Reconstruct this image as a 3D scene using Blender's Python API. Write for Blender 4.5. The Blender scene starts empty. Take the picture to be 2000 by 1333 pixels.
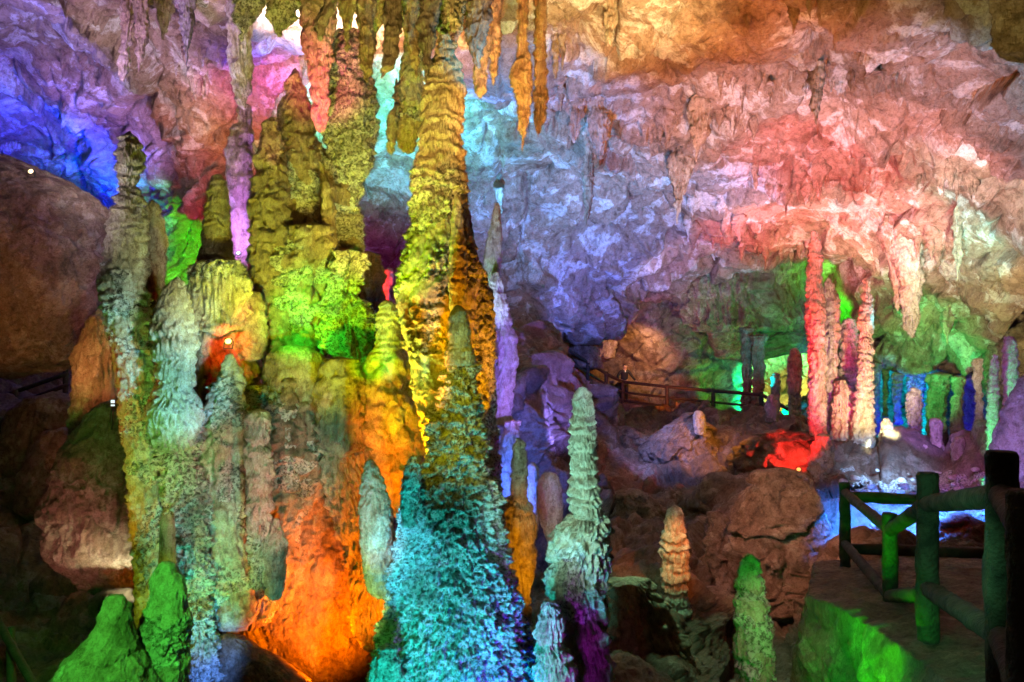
import bpy, math, random
import numpy as np
from mathutils import Vector, Euler

# ------------------------------------------------------------------ camera, world, exposure
F = 28.0 / 36.0 * 2000.0          # focal length in photo pixels
CX, CY, CZ = 1000.0, 666.5, 6.0   # picture centre, eye height above the cave datum

def W(px, py, d):
    """world point seen at photo pixel (px, py), d metres in front of the eye"""
    return Vector(((px - CX) / F * d, d, CZ + (CY - py) / F * d))

scene = bpy.context.scene
cam_data = bpy.data.cameras.new('camera')
cam_data.lens = 28.0; cam_data.sensor_width = 36.0
cam_data.clip_start = 0.05; cam_data.clip_end = 500.0
cam = bpy.data.objects.new('camera', cam_data)
scene.collection.objects.link(cam)
cam.location = (0, 0, CZ); cam.rotation_euler = (math.radians(90), 0, 0)
scene.camera = cam

world = bpy.data.worlds.new('World'); scene.world = world; world.use_nodes = True
bg = world.node_tree.nodes['Background']
bg.inputs['Color'].default_value = (1.0, 0.62, 0.40, 1); bg.inputs['Strength'].default_value = 0.012

scene.view_settings.view_transform = 'Standard'; scene.view_settings.look = 'None'
scene.view_settings.exposure = 0.4; scene.view_settings.gamma = 1.0
cy = scene.cycles
cy.max_bounces = 3; cy.diffuse_bounces = 2; cy.glossy_bounces = 2; cy.caustics_reflective = False
cy.use_denoising = True; cy.use_adaptive_sampling = False; cy.sample_clamp_indirect = 4.0
try: cy.use_light_tree = True
except Exception: pass

# ------------------------------------------------------------------ coloured spots for the cave's hidden floodlights, with fill and side lamps added
# name: (place px,py,d), (aimed at px,py,d), cone degrees, watts r,g,b, lamp radius
LAMPS = {
#LAMPS_BEGIN
'blue_floodlight_wall': ((110,600,18.5),(110,220,25),110,(0.00,0.00,1573.92),.1),
'violet_floodlight': ((330,420,14),(180,80,17),95,(510.39,451.44,547.07),.1),
'rose_floodlight': ((360,640,13),(370,300,18),85,(0.00,0.00,0.00),.1),
'magenta_slit': ((474,480,12.1),(470,350,13),90,(0.00,0.00,0.00),0.06),
'white_slit': ((466,480,11.8),(463,400,13),120,(169.43,79.26,384.96),.03),
'red_stalactite': ((600,330,10.0),(625,170,11.4),40,(443.57,0.00,100.49),0.06),
'magenta_arch': ((530,330,14.5),(540,110,16),80,(60.65,13.72,676.19),.08),
'yellow_vault': ((760,520,8.0),(800,60,11),80,(33.81,62.88,0.00),.1),
'yellow_column': ((600,1080,9.0),(840,300,9.2),50,(599.03,1007.12,84.65),0.06),
'gold_coral': ((745,1010,9.6),(835,680,9.2),110,(170.60,232.70,0.00),.05),
'orange_mound': ((750,1000,10.1),(770,830,11),110,(41.33,8.46,0.00),0.03),
'orange_wall': ((640,1330,10.2),(590,1130,11.6),120,(421.72,77.20,0.00),.08),
'lime_mound': ((600,860,9.2),(620,640,11.2),80,(0.00,0.00,0.00),.06),
'lime_pocket': ((640,800,9.8),(606,740,10.8),50,(3.19,0.57,1.42),0.04),
'yellow_spires': ((560,950,7.8),(610,360,12),70,(451.63,565.91,0.00),.08),
'red_pocket': ((505,600,10.1),(490,640,10.9),60,(26.65,8.80,3.46),0.03),
'lamp_pocket': ((432,640,10.2),(450,676,10.9),60,(50.47,3.50,0.00),0.03),
'lime_skirt': ((400,620,9.8),(430,460,10.9),50,(0.00,0.00,0.00),0.06),
'cyan_left': ((150,1500,6.5),(385,1150,9.9),36,(230.52,281.78,0.00),0.06),
'blue_left_base': ((455,1420,9.2),(400,1300,9.8),70,(0.00,0.00,0.00),0.06),
'olive_left': ((120,1200,6.5),(250,800,10),46,(84.64,298.05,32.97),0.08),
'cyan_cone': ((800,1800,5.2),(860,1150,8),80,(2.65,540.77,526.56),.1),
'blue_cone': ((1090,1600,6.0),(960,1200,8),80,(42.30,1.46,82.25),.08),
'cyan_bullet': ((640,1200,6.8),(735,1020,8.3),45,(62.32,28.25,23.54),.06),
'teal_stalagmite': ((960,1150,6.0),(1130,960,8),60,(130.49,267.16,209.05),.08),
'blue_stalagmite': ((920,1450,5.6),(1075,1230,7.4),34,(0.00,0.00,0.00),0.06),
'rose_stalagmite': ((1420,1100,9.0),(1168,1080,8.05),34,(0.00,0.00,0.00),0.06),
'green_front': ((40,1150,4.4),(230,1240,6),90,(20.57,198.88,18.94),.06),
'green_right': ((1330,1420,5.0),(1465,1230,7),70,(0.00,0.00,0.00),.06),
'green_block': ((1500,1450,3.6),(1650,1230,5.6),50,(0.00,83.32,0.00),0.06),
'rose_rim': ((1580,1180,5.6),(1500,1250,7),50,(29.61,10.90,18.23),0.06),
'violet_slope': ((1010,960,13.5),(1080,740,20),80,(60.01,110.89,854.86),0.06),
'violet_mid': ((1060,590,17),(1080,500,27),90,(0.00,0.00,0.00),.1),
'blue_vault': ((1180,660,27),(1150,560,30),140,(88.06,133.48,726.95),.1),
'lilac_vault': ((1250,850,16),(1200,380,22),80,(0.00,0.00,0.00),.1),
'teal_vault': ((960,520,15),(1000,230,19),80,(0.00,961.51,3355.32),.1),
'teal_gap': ((730,480,17),(740,220,20),90,(202.34,1694.42,626.35),.08),
'blue_gap': ((720,560,19),(760,400,24),90,(193.24,0.00,369.75),.08),
'red_vault': ((1530,640,24),(1590,400,25),120,(1240.00,780.30,819.98),.1),
'white_vault': ((1740,640,19),(1720,480,22),130,(0.00,36.13,51.74),.1),
'pink_vault': ((1560,900,11),(1550,200,16),80,(3296.20,804.19,164.35),.12),
'lilac_right': ((1800,700,11),(1850,200,14),80,(170.81,764.12,1613.30),.12),
'orange_vault': ((1180,760,9.5),(1240,130,15),60,(0.00,0.00,0.00),.1),
'gold_vault': ((1060,480,9.0),(1090,20,13),75,(0.00,0.00,0.00),.1),
'green_wall': ((1760,800,22),(1780,640,25.5),100,(0.00,899.84,145.74),.08),
'green_notch': ((1668,700,26),(1655,540,31),60,(0.00,0.00,0.00),.08),
'cream_right': ((1900,760,17),(1880,560,21),90,(933.58,864.53,371.93),.08),
'green_cove': ((1425,790,33.5),(1422,750,35.8),150,(0.00,0.00,0.00),.05),
'teal_cove': ((1515,790,37),(1515,700,42),140,(0.00,0.00,0.00),.05),
'green_ledge': ((1540,800,30),(1500,640,33),90,(0.00,427.33,0.00),.05),
'orange_cove': ((1540,770,37),(1530,790,43),100,(2200.28,2426.57,444.58),.05),
'blue_grotto': ((1775,830,31),(1770,760,35),150,(0.00,1377.00,2647.77),.05),
'red_column': ((1520,930,16.8),(1592,680,20),70,(677.42,0.00,0.00),.06),
'violet_column': ((1660,830,17.0),(1620,720,20.3),60,(222.63,6.13,178.83),.06),
'white_column': ((1730,840,17.3),(1690,740,19.5),80,(645.49,524.19,264.86),.06),
'red_ground': ((1572,893,18.8),(1520,885,19.6),160,(149.46,4.94,3.56),0.03),
'violet_twist': ((1830,840,17.5),(1790,820,20),80,(63.99,40.34,218.59),.05),
'green_thin': ((1900,880,15),(1938,800,17),60,(0.00,0.00,0.00),.05),
'violet_edge': ((1930,700,13),(1975,760,14),90,(242.93,40.96,365.92),.05),
'blue_floor': ((1760,780,12.2),(1760,1010,13.3),80,(226.03,1630.35,10903.38),0.06),
'violet_boulder': ((1230,800,19.5),(1300,880,21.5),80,(90.88,106.90,357.00),.05),
'tan_boulder': ((1330,1050,16),(1380,900,21.5),60,(0.00,0.00,0.00),.05),
'amber_boulder': ((-150,650,11),(50,500,15.5),70,(151.12,49.87,19.65),0.06),
'amber_flow': ((120,720,11.8),(195,690,13),110,(46.57,15.37,6.05),.05),
'amber_low': ((330,1250,10),(170,1080,12),70,(850.67,944.71,623.01),.06),
'salmon_boulder': ((1330,850,9.5),(1540,1040,13),50,(702.75,283.48,200.53),.06),
'tan_stalagmite': ((1420,960,9.5),(1318,1080,12),24,(385.68,85.84,9.53),0.06),
'olive_wall': ((1330,900,28),(1350,680,36),80,(0.00,0.00,0.00),.08),
'rose_wall': ((1500,760,26),(1440,570,33),60,(0.00,405.87,534.66),.08),
'red_patch': ((1262,660,34.0),(1250,690,36),90,(313.09,151.06,57.51),.05),
'violet_pillar': ((1060,860,11.0),(985,700,13.5),60,(176.05,103.07,754.23),.06),
'orange_small': ((1080,1250,8.6),(1020,1080,10),60,(132.65,51.90,0.90),.05),
'blue_small': ((990,985,12.0),(985,930,13),140,(7.04,19.88,145.89),.04),
'blue_spark': ((1240,930,17.6),(1245,971,19.6),16,(0.00,0.00,0.00),0.03),
'orange_stalactite': ((1010,470,8.8),(1018,190,11),45,(0.00,0.00,0.00),.05),
'red_gap': ((715,620,14.2),(745,560,15.5),110,(325.42,11.91,0.00),.05),
'orange_right_coral': ((1000,900,8.2),(945,620,9.3),60,(259.65,101.73,0.00),.05),
'rose_pillar_rim': ((450,700,8.9),(380,700,9.8),80,(0.00,0.00,0.00),.05),
'sage_wall': ((470,1000,8.0),(470,950,10.3),80,(75.37,45.23,42.31),.08),
'gold_fringe': ((770,1290,8.9),(720,1130,10.4),70,(434.23,86.05,0.00),.05),
'path_fill': ((2150,950,3.0),(1900,1250,5.5),90,(0.00,0.00,0.00),.1),
'left_floor': ((150,800,9.0),(60,900,16),90,(0.00,0.00,0.00),.1),
'pit_fill': ((1250,900,11),(1300,1250,11),100,(39.48,118.59,64.96),.1),
'grey_tips': ((700,500,5.5),(760,40,9),70,(993.84,588.92,131.65),.1),
'mauve_tips': ((1000,400,6.5),(930,60,9),60,(0.00,0.00,0.00),.1),
'warm_left_front': ((-300,600,7),(330,150,14),56,(453.31,413.37,506.76),0.06),
'white_left_pillars': ((480,800,6.0),(330,770,9.8),34,(0.00,0.00,0.00),0.06),
'sage_mid': ((520,1200,5),(470,900,10.3),40,(33.78,53.68,0.00),.08),
'peach_mid': ((640,1300,8.6),(510,900,10),40,(154.56,0.00,0.00),0.06),
'warm_column_top': ((1010,700,5),(860,220,9.2),36,(0.00,0.00,0.00),.08),
'brown_tips': ((800,700,4),(850,50,9),40,(0.00,88.20,0.00),.08),
'tan_top_right': ((1700,900,5),(1700,100,12),60,(993.97,774.09,239.40),.1),
'tan_top_centre': ((1150,600,6),(1150,60,13),50,(3062.30,1115.22,240.55),.1),
'white_stalactite': ((1740,760,15.5),(1770,580,18),40,(471.83,0.00,0.00),.06),
'needle_light': ((1180,620,15.5),(1150,350,18),40,(0.00,0.00,0.00),.06),
'dim_centre': ((1250,600,6),(1250,950,18),45,(122.70,193.87,214.91),.1),
'dim_right': ((1500,560,5),(1850,900,16),45,(0.00,0.00,0.00),0.06),
'dim_left': ((300,300,5),(60,950,15),60,(0.00,0.00,0.00),.1),
'tan_back_wall': ((1300,790,30),(1290,640,36),90,(450.57,96.04,0.00),.1),
'tan_curtain': ((1400,790,26.5),(1450,570,34),50,(0.00,0.00,0.00),0.06),
'red_left_wall': ((385,560,15.5),(360,420,19),80,(427.79,0.00,13.04),.1),
'blue_deep': ((150,430,20),(150,330,25),110,(0.00,96.96,4139.78),.1),
'green_left_pocket': ((340,590,17.5),(337,510,19.8),50,(0.00,1635.54,0.00),0.06),
'cyan_coral': ((460,1430,9.0),(380,1150,9.9),50,(0.00,102.18,41.17),0.06),
'blue_coral_foot': ((425,1390,8.9),(400,1300,9.7),60,(9.87,28.67,106.19),0.06),
'violet_ceiling': ((1400,700,20),(1330,420,24),70,(569.37,1120.61,3134.08),.1),
'rose_ceiling': ((1350,640,17),(1420,300,22),60,(439.97,593.70,931.37),.1),
'orange_hot': ((1540,560,24.5),(1540,450,27),90,(0.00,0.00,0.00),.08),
'pink_high': ((1720,620,13),(1750,300,19),70,(2024.62,874.56,971.12),.1),
'cream_edge': ((1960,650,13),(1950,430,17.5),80,(0.00,0.00,0.00),.08),
'teal_edge': ((2080,640,13.5),(1970,490,18),60,(0.00,0.00,0.00),.08),
'white_hot': ((1690,560,20.5),(1700,480,22.5),100,(161.67,0.00,0.00),.06),
'blue_grotto_right': ((1860,820,27),(1850,750,30),110,(0.00,0.00,0.00),.05),
'blue_floor_right': ((1800,900,11.4),(1810,1050,12.8),70,(12.12,0.00,0.00),0.06),
'blue_floor_back': ((1690,800,15),(1700,950,16.5),90,(0.00,0.00,0.00),.06),
'green_posts': ((1600,1000,2.6),(1810,1100,5),50,(22.65,108.10,49.76),.06),
'green_base': ((1010,1330,6.6),(1100,1160,7.7),40,(10.59,15.94,61.42),0.06),
'violet_lintel': ((1120,930,11.0),(1070,970,11.8),50,(0.00,0.00,14.20),0.06),
'purple_shoulder': ((520,330,10.9),(562,200,12.0),60,(8.97,2.40,2.59),0.06),
'olive_columns': ((540,640,9.0),(580,420,11.8),80,(0.00,0.00,0.00),.06),
'orange_sliver': ((515,290,14.5),(515,190,16.5),60,(280.56,0.00,0.00),.06),
'lime_top': ((700,750,9.8),(755,650,10.9),70,(0.00,27.97,0.00),.05),
'lime_mound_side': ((760,600,9.9),(660,640,11.1),100,(9.01,9.80,0.00),.05),
'yellow_skirt': ((440,690,9.8),(445,590,10.6),60,(12.77,16.89,0.00),0.04),
'red_skirt': ((500,625,10.2),(472,600,10.7),60,(2.78,0.00,0.00),0.03),
'gold_column_left': ((700,620,8.2),(810,450,9.1),70,(52.76,94.00,0.00),.06),
'green_column_left': ((690,420,8.6),(800,330,9.1),70,(0.00,0.00,0.00),.06),
'teal_cone_top': ((760,700,6.0),(890,780,8),60,(98.23,99.11,0.00),.06),
'blue_cone_foot': ((1000,1500,6.6),(960,1290,7.8),80,(0.00,0.00,125.37),.05),
'teal_ceiling_far': ((900,620,17),(980,330,22),70,(446.35,1760.55,3873.65),.1),
'gold_gap': ((745,330,13.2),(740,100,14.5),80,(2082.25,1120.31,505.80),0.06),
'white_arch': ((600,300,15),(620,60,14.5),80,(46.70,287.19,994.32),.08),
'violet_rock_right': ((1900,850,11),(1975,830,12),110,(76.22,54.92,250.45),.05),
'lilac_rock_light': ((1560,960,15.6),(1608,900,17.6),60,(0.00,0.00,0.00),0.06),
'cyan_bullet_side': ((800,1100,7.0),(740,1050,8.2),60,(0.00,0.00,0.00),.05),
'cyan_hem': ((660,1300,7.6),(740,1150,8.2),50,(22.31,39.24,8.26),.05),
'white_skin_left': ((560,760,7.5),(370,820,9.6),32,(0.00,0.00,0.00),.06),
'gold_lower_coral': ((762,1000,9.1),(835,760,8.9),60,(759.84,238.64,0.00),0.06),
'olive_spill': ((820,880,7.6),(860,560,8.8),40,(189.60,62.36,0.00),.05),
'dark_hollow': ((1130,900,15.5),(1070,600,26),50,(535.13,486.98,3237.13),.08),
'white_cone_light': ((1760,800,18.2),(1730,862,18.9),36,(350.53,422.16,315.50),0.04),
'blue_pebble': ((1750,880,15.6),(1741,908,16.6),50,(210.59,448.67,979.55),.03),
'yellow_top_right': ((1100,300,9.0),(1080,40,12.5),60,(0.00,0.00,0.00),.08),
'white_top_left': ((640,260,11.5),(600,40,13.5),60,(0.00,0.00,0.00),.08),
'cream_gap': ((770,420,13.5),(735,230,18),50,(225.27,4609.42,5125.32),.08),
'violet_far_left': ((30,250,14),(30,60,17),80,(313.98,280.09,1711.83),.1),
'violet_band': ((270,420,17),(200,170,22),50,(443.08,347.26,1494.42),.08),
'pink_sash': ((1380,560,14),(1480,230,19),60,(1535.41,1068.99,1434.49),.08),
'hot_pink_left': ((1460,600,24),(1480,430,27),60,(705.97,0.00,0.00),.08),
'cream_ledge': ((1880,600,17),(1850,430,20.5),60,(0.00,756.47,827.99),.08),
'lime_far': ((1620,700,27),(1640,520,31),50,(0.00,2408.19,0.00),.06),
'orange_alcove': ((1500,840,35),(1500,785,41),80,(0.00,17248.56,5668.57),.05),
'teal_alcove': ((1490,690,38),(1520,710,43),100,(0.00,0.00,0.00),.05),
'mint_cove': ((1440,800,34),(1425,760,35.6),90,(44.11,249.63,0.00),.05),
'tan_boulder_top': ((1450,760,18.5),(1380,890,21.5),50,(414.88,157.40,0.00),.05),
'red_rim_right': ((1540,800,17.8),(1590,600,20),60,(642.25,0.00,0.00),.05),
'green_neck': ((1050,900,6.6),(1120,1030,7.6),50,(0.00,0.00,0.00),.05),
'rust_wall': ((560,620,13.4),(520,260,17),40,(1743.12,676.90,0.00),.06),
'brown_apron': ((1180,1350,8.6),(1260,1260,10.2),80,(0.00,0.00,0.00),.06),
'teal_apron': ((1340,1480,8.4),(1290,1310,10.0),60,(0.00,0.00,0.00),.05),
'violet_ring': ((1900,980,15),(1970,760,17),50,(0.00,1387.61,265.98),.05),
'pale_pillar': ((880,760,11.5),(960,500,14),40,(194.62,340.04,486.23),.05),
'amber_side': ((30,900,9.5),(170,960,12),70,(0.00,0.00,0.00),.06),
'hot_pink_core': ((1575,560,23),(1565,430,26.5),100,(677.82,0.00,0.00),.06),
'hot_white_right': ((1770,520,19.3),(1760,440,21),90,(371.34,96.62,179.30),.06),
'pale_ceiling_right': ((1850,520,15),(1900,380,18),80,(469.96,617.37,583.05),.06),
'blue_mid_ceiling': ((1120,640,20),(1100,430,25),70,(510.05,803.30,2101.49),.08),
'lilac_far_rim': ((1340,620,27),(1330,510,31),80,(402.30,350.19,669.98),.08),
'teal_left_slope': ((60,330,19),(60,240,24),90,(0.00,63.67,274.45),.08),
'ochre_ceiling': ((1250,400,11),(1200,60,13),60,(1925.19,1746.04,838.46),.08),
'side_lime': ((480,600,9.6),(590,620,10.9),60,(8.54,228.76,6.10),.05),
'side_sage': ((360,1300,8.6),(520,1000,10.5),50,(0.00,0.00,0.00),.05),
'side_teal': ((620,1000,7.0),(800,1080,8),50,(16.20,142.80,246.15),.05),
'side_yellow_spires': ((470,700,8.8),(590,420,11.6),60,(243.42,270.40,15.57),.06),
'side_gold_spires': ((830,420,9.2),(620,400,12),50,(0.00,0.00,0.00),0.06),
'amber_boulder_low': ((30,1180,10),(150,1020,12),70,(75.95,25.06,25.90),.06),
'ledge_face_light': ((1400,1500,4.3),(1630,1240,6.3),44,(1.71,264.58,6.46),0.05),
'orange_base_left': ((520,1330,10.3),(520,1180,11.5),90,(0.00,0.00,0.00),.05),
'orange_base_top': ((700,1180,10.2),(620,1060,11.6),90,(1.64,0.00,0.00),.05),
'pink_core_high': ((1500,640,17),(1620,260,20),60,(1351.90,0.00,0.00),.08),
'mauve_high': ((1900,560,11),(1850,60,12.5),60,(0.00,0.00,0.00),.08),
'pillar_white': ((620,620,7.5),(290,560,10),38,(212.43,246.01,170.38),.05),
'pillar_olive': ((20,820,8.2),(240,760,10),60,(51.86,0.00,0.00),.05),
'pillar_low': ((20,1150,8.4),(265,960,10),50,(66.32,29.02,0.00),.05),
'bullet_white': ((560,900,8.0),(345,740,9.7),40,(99.91,304.83,434.79),.05),
'ledge_face_low': ((1450,1620,4.0),(1680,1290,5.2),36,(22.72,469.76,0.00),0.05),
'hanging_left': ((-60,350,9),(260,60,12.3),50,(779.44,458.12,1392.74),.06),
'drapery_gold': ((1000,150,8.5),(820,20,10.5),70,(0.00,37.60,55.38),.06),
'gold_mound_low': ((690,960,9.2),(775,800,10.3),60,(136.40,26.97,0.00),.04),
'amber_jut': ((40,760,10.5),(180,930,12),70,(0.00,0.00,0.00),.06),
'grotto_front': ((1790,860,25.5),(1790,780,29),120,(0.00,0.00,762.53),.05),
'far_columns_light': ((1420,720,28),(1465,720,30.7),60,(52.09,0.00,0.00),.05),
'hot_white_core': ((1700,520,21),(1690,440,23.5),110,(24.06,16.88,36.99),.06),
'spire_low_gold': ((735,520,10.2),(680,440,12),60,(149.60,133.03,17.27),.05),
'cyan_coral_mid': ((440,1190,8.9),(375,1080,9.8),70,(0.00,24.66,27.58),.05),
'pillar_mid_left': ((100,420,8.6),(240,470,10),40,(0.00,0.00,0.00),.05),
'white_top_middle': ((560,200,12.2),(600,30,13.2),60,(6814.38,6556.10,6455.06),.06),
#LAMPS_END
}
for _n, (a, b, cone, rgb, rad) in LAMPS.items():
    e = max(rgb)
    if e <= 0: continue
    ld = bpy.data.lights.new(_n, 'SPOT'); ld.energy = e
    ld.color = tuple(v / e for v in rgb); ld.spot_size = math.radians(cone); ld.spot_blend = 0.8
    ld.shadow_soft_size = rad
    lo = bpy.data.objects.new(_n, ld); scene.collection.objects.link(lo)
    p = W(*a); q = W(*b); lo.location = p
    lo.rotation_euler = (q - p).to_track_quat('-Z', 'Y').to_euler()

# ------------------------------------------------------------------ noise
_rs = np.random.RandomState(7)
PERM = _rs.permutation(256).astype(np.int32); PERM = np.concatenate([PERM, PERM, PERM])
GR = _rs.normal(size=(256, 3)).astype(np.float32); GR /= np.linalg.norm(GR, axis=1)[:, None]
RJ = _rs.rand(256, 3).astype(np.float32)

def _perlin(p):
    i = np.floor(p).astype(np.int32); f = (p - i).astype(np.float32); i &= 255
    u = f * f * f * (f * (f * 6 - 15) + 10)
    out = 0
    for a in (0, 1):
        A = PERM[i[:, 0] + a]; wx = u[:, 0] if a else 1 - u[:, 0]
        for b in (0, 1):
            B = PERM[A + i[:, 1] + b]; wy = u[:, 1] if b else 1 - u[:, 1]
            for c in (0, 1):
                g = GR[PERM[B + i[:, 2] + c]]; wz = u[:, 2] if c else 1 - u[:, 2]
                out = out + wx * wy * wz * (g[:, 0] * (f[:, 0] - a) + g[:, 1] * (f[:, 1] - b) + g[:, 2] * (f[:, 2] - c))
    return out * 1.5

def perlin(p):
    p = np.asarray(p, dtype=np.float32)
    return np.concatenate([_perlin(p[k:k + 60000]) for k in range(0, len(p), 60000)])

def fbm(p, octv=4, gain=.5):
    s = 0; a = 1.0; p = np.asarray(p, dtype=np.float32)
    for k in range(octv):
        s = s + a * perlin(p + 17.3 * k); p = p * 2.03; a *= gain
    return s

def ridged(p, octv=4, gain=.5):
    s = 0; a = 1.0; p = np.asarray(p, dtype=np.float32)
    for k in range(octv):
        s = s + a * (1 - np.abs(perlin(p + 11.1 * k)) * 2.2); p = p * 2.07; a *= gain
    return s

def _vor(p):
    i = np.floor(p).astype(np.int32); f = (p - i).astype(np.float32)
    d1 = np.full(len(p), 9.0, np.float32)
    for a in (-1, 0, 1):
        A = PERM[(i[:, 0] + a) & 255]
        for b in (-1, 0, 1):
            B = PERM[A + ((i[:, 1] + b) & 255)]
            for c in (-1, 0, 1):
                r = RJ[PERM[B + ((i[:, 2] + c) & 255)]]
                d = (a + r[:, 0] - f[:, 0]) ** 2 + (b + r[:, 1] - f[:, 1]) ** 2 + (c + r[:, 2] - f[:, 2]) ** 2
                d1 = np.minimum(d1, d)
    return np.sqrt(d1)

def vor(p):
    p = np.asarray(p, dtype=np.float32)
    return np.concatenate([_vor(p[k:k + 60000]) for k in range(0, len(p), 60000)])

def _cell(p):
    i = np.floor(p).astype(np.int32); f = (p - i).astype(np.float32)
    d1 = np.full(len(p), 9.0, np.float32); d2 = d1.copy(); off = np.zeros((len(p), 3), np.float32); idn = np.zeros(len(p), np.int32)
    for a in (-1, 0, 1):
        A = PERM[(i[:, 0] + a) & 255]
        for b in (-1, 0, 1):
            B = PERM[A + ((i[:, 1] + b) & 255)]
            for c in (-1, 0, 1):
                k = PERM[B + ((i[:, 2] + c) & 255)]; r = RJ[k]
                o = np.stack([f[:, 0] - a - r[:, 0], f[:, 1] - b - r[:, 1], f[:, 2] - c - r[:, 2]], -1)
                d = (o * o).sum(1); m = d < d1
                d2 = np.where(m, d1, np.minimum(d2, d)); d1 = np.where(m, d, d1); off[m] = o[m]; idn[m] = k[m]
    return (off * GR[idn]).sum(1) + .35 * (RJ[idn, 0] - .5), np.sqrt(d2) - np.sqrt(d1)

def slabs(p):
    """broken rock: every cell is a tilted plane of its own; returns (height, distance to the crack)"""
    p = np.asarray(p, dtype=np.float32); o = [_cell(p[k:k + 60000]) for k in range(0, len(p), 60000)]
    return np.concatenate([a for a, _ in o]), np.concatenate([b for _, b in o])

def sstep(a, b, x):
    t = np.clip((x - a) / (b - a), 0, 1); return t * t * (3 - 2 * t)

# ------------------------------------------------------------------ materials
def new_mat(name):
    m = bpy.data.materials.new(name); m.use_nodes = True
    nt = m.node_tree; b = nt.nodes['Principled BSDF']
    return m, nt, b

def rock_mat(name, pale, mid, dark, scale=1.0, rough=.62, bump=.35, streak=0.0, spec=.35, fine=1.0, edge=.5):
    """limestone: pale calcite crust over tan and brown rock, dirt speckle, grain relief"""
    m, nt, b = new_mat(name); N = nt.nodes.new; L = nt.links.new
    geo = N('ShaderNodeNewGeometry')
    def noise(sc, det, ro, zs=1.0, dist=0.0):
        mp = N('ShaderNodeMapping'); L(geo.outputs['Position'], mp.inputs['Vector']); mp.inputs['Scale'].default_value = (1, 1, zs)
        n = N('ShaderNodeTexNoise'); n.inputs['Scale'].default_value = sc; n.inputs['Detail'].default_value = det
        n.inputs['Roughness'].default_value = ro; n.inputs['Distortion'].default_value = dist; L(mp.outputs[0], n.inputs['Vector']); return n
    def ramp(src, stops):
        r = N('ShaderNodeValToRGB'); e = r.color_ramp.elements
        e[0].position, e[0].color = stops[0][0], (*stops[0][1], 1); e[1].position, e[1].color = stops[-1][0], (*stops[-1][1], 1)
        for p_, c_ in stops[1:-1]: k = e.new(p_); k.color = (*c_, 1)
        L(src, r.inputs['Fac']); return r
    def mul(a_, b_, f):
        mx = N('ShaderNodeMixRGB'); mx.blend_type = 'MULTIPLY'; mx.inputs[0].default_value = f; L(a_, mx.inputs[1]); L(b_, mx.inputs[2]); return mx.outputs[0]
    n1 = noise(1.5 * scale, 12, .68, .35 if streak else 1.0, .6)
    r1 = ramp(n1.outputs['Fac'], [(.34, dark), (.445, mid), (.52, mid), (.57, pale), (.75, pale)])
    n2 = noise(8 * scale, 10, .75, .6 if streak else 1.0, .4)
    r2 = ramp(n2.outputs['Fac'], [(.36, (.30, .22, .15)), (.47, (.78, .70, .62)), (.56, (1, 1, 1))])
    n4 = noise(34 * scale * fine, 5, .8)
    r4 = ramp(n4.outputs['Fac'], [(.36, (.38, .32, .26)), (.50, (.9, .88, .85)), (.6, (1, 1, 1))])
    c = mul(mul(r1.outputs[0], r2.outputs[0], .8), r4.outputs[0], .65); L(c, b.inputs['Base Color'])
    n3 = noise(20.0 * scale * fine, 10, .78, .7 if streak else 1.0)
    b1 = N('ShaderNodeBump'); b1.inputs['Strength'].default_value = min(1, bump * 1.1); b1.inputs['Distance'].default_value = .10 / scale
    L(n2.outputs['Fac'], b1.inputs['Height'])
    b2 = N('ShaderNodeBump'); b2.inputs['Strength'].default_value = min(1, bump * 1.5); b2.inputs['Distance'].default_value = .06 / scale / fine
    L(n3.outputs['Fac'], b2.inputs['Height']); L(b1.outputs[0], b2.inputs['Normal']); L(b2.outputs[0], b.inputs['Normal'])
    rr = N('ShaderNodeMapRange'); rr.inputs['To Min'].default_value = rough - .2; rr.inputs['To Max'].default_value = min(1, rough + .25)
    L(n2.outputs['Fac'], rr.inputs['Value']); L(rr.outputs[0], b.inputs['Roughness'])
    b.inputs['Specular IOR Level'].default_value = spec
    return m

def coral_mat(name):
    """popcorn calcite: pale knobs, with the dark pits between them put into the colour"""
    m, nt, b = new_mat(name); N = nt.nodes.new; L = nt.links.new
    geo = N('ShaderNodeNewGeometry')
    def noise(sc, det, ro, dist=0.0):
        n = N('ShaderNodeTexNoise'); n.inputs['Scale'].default_value = sc; n.inputs['Detail'].default_value = det
        n.inputs['Roughness'].default_value = ro; n.inputs['Distortion'].default_value = dist; L(geo.outputs['Position'], n.inputs['Vector']); return n
    n1 = noise(24, 6, .66, .3); r1 = N('ShaderNodeValToRGB'); e = r1.color_ramp.elements
    e[0].position = .40; e[0].color = (.17, .145, .10, 1); e[1].position = .56; e[1].color = (.74, .70, .62, 1)
    L(n1.outputs['Fac'], r1.inputs['Fac'])
    n2 = noise(1.6, 6, .6); r2 = N('ShaderNodeValToRGB'); e = r2.color_ramp.elements
    e[0].position = .38; e[0].color = (.42, .36, .28, 1); e[1].position = .56; e[1].color = (1, 1, 1, 1); L(n2.outputs['Fac'], r2.inputs['Fac'])
    mx = N('ShaderNodeMixRGB'); mx.blend_type = 'MULTIPLY'; mx.inputs[0].default_value = .9; L(r1.outputs[0], mx.inputs[1]); L(r2.outputs[0], mx.inputs[2]); L(mx.outputs[0], b.inputs['Base Color'])
    n3 = noise(60, 6, .75)
    b1 = N('ShaderNodeBump'); b1.inputs['Strength'].default_value = .8; b1.inputs['Distance'].default_value = .09; L(n1.outputs['Fac'], b1.inputs['Height'])
    b2 = N('ShaderNodeBump'); b2.inputs['Strength'].default_value = .6; b2.inputs['Distance'].default_value = .03; L(n3.outputs['Fac'], b2.inputs['Height'])
    L(b1.outputs[0], b2.inputs['Normal']); L(b2.outputs[0], b.inputs['Normal'])
    b.inputs['Roughness'].default_value = .55; b.inputs['Specular IOR Level'].default_value = .45
    return m

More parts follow.
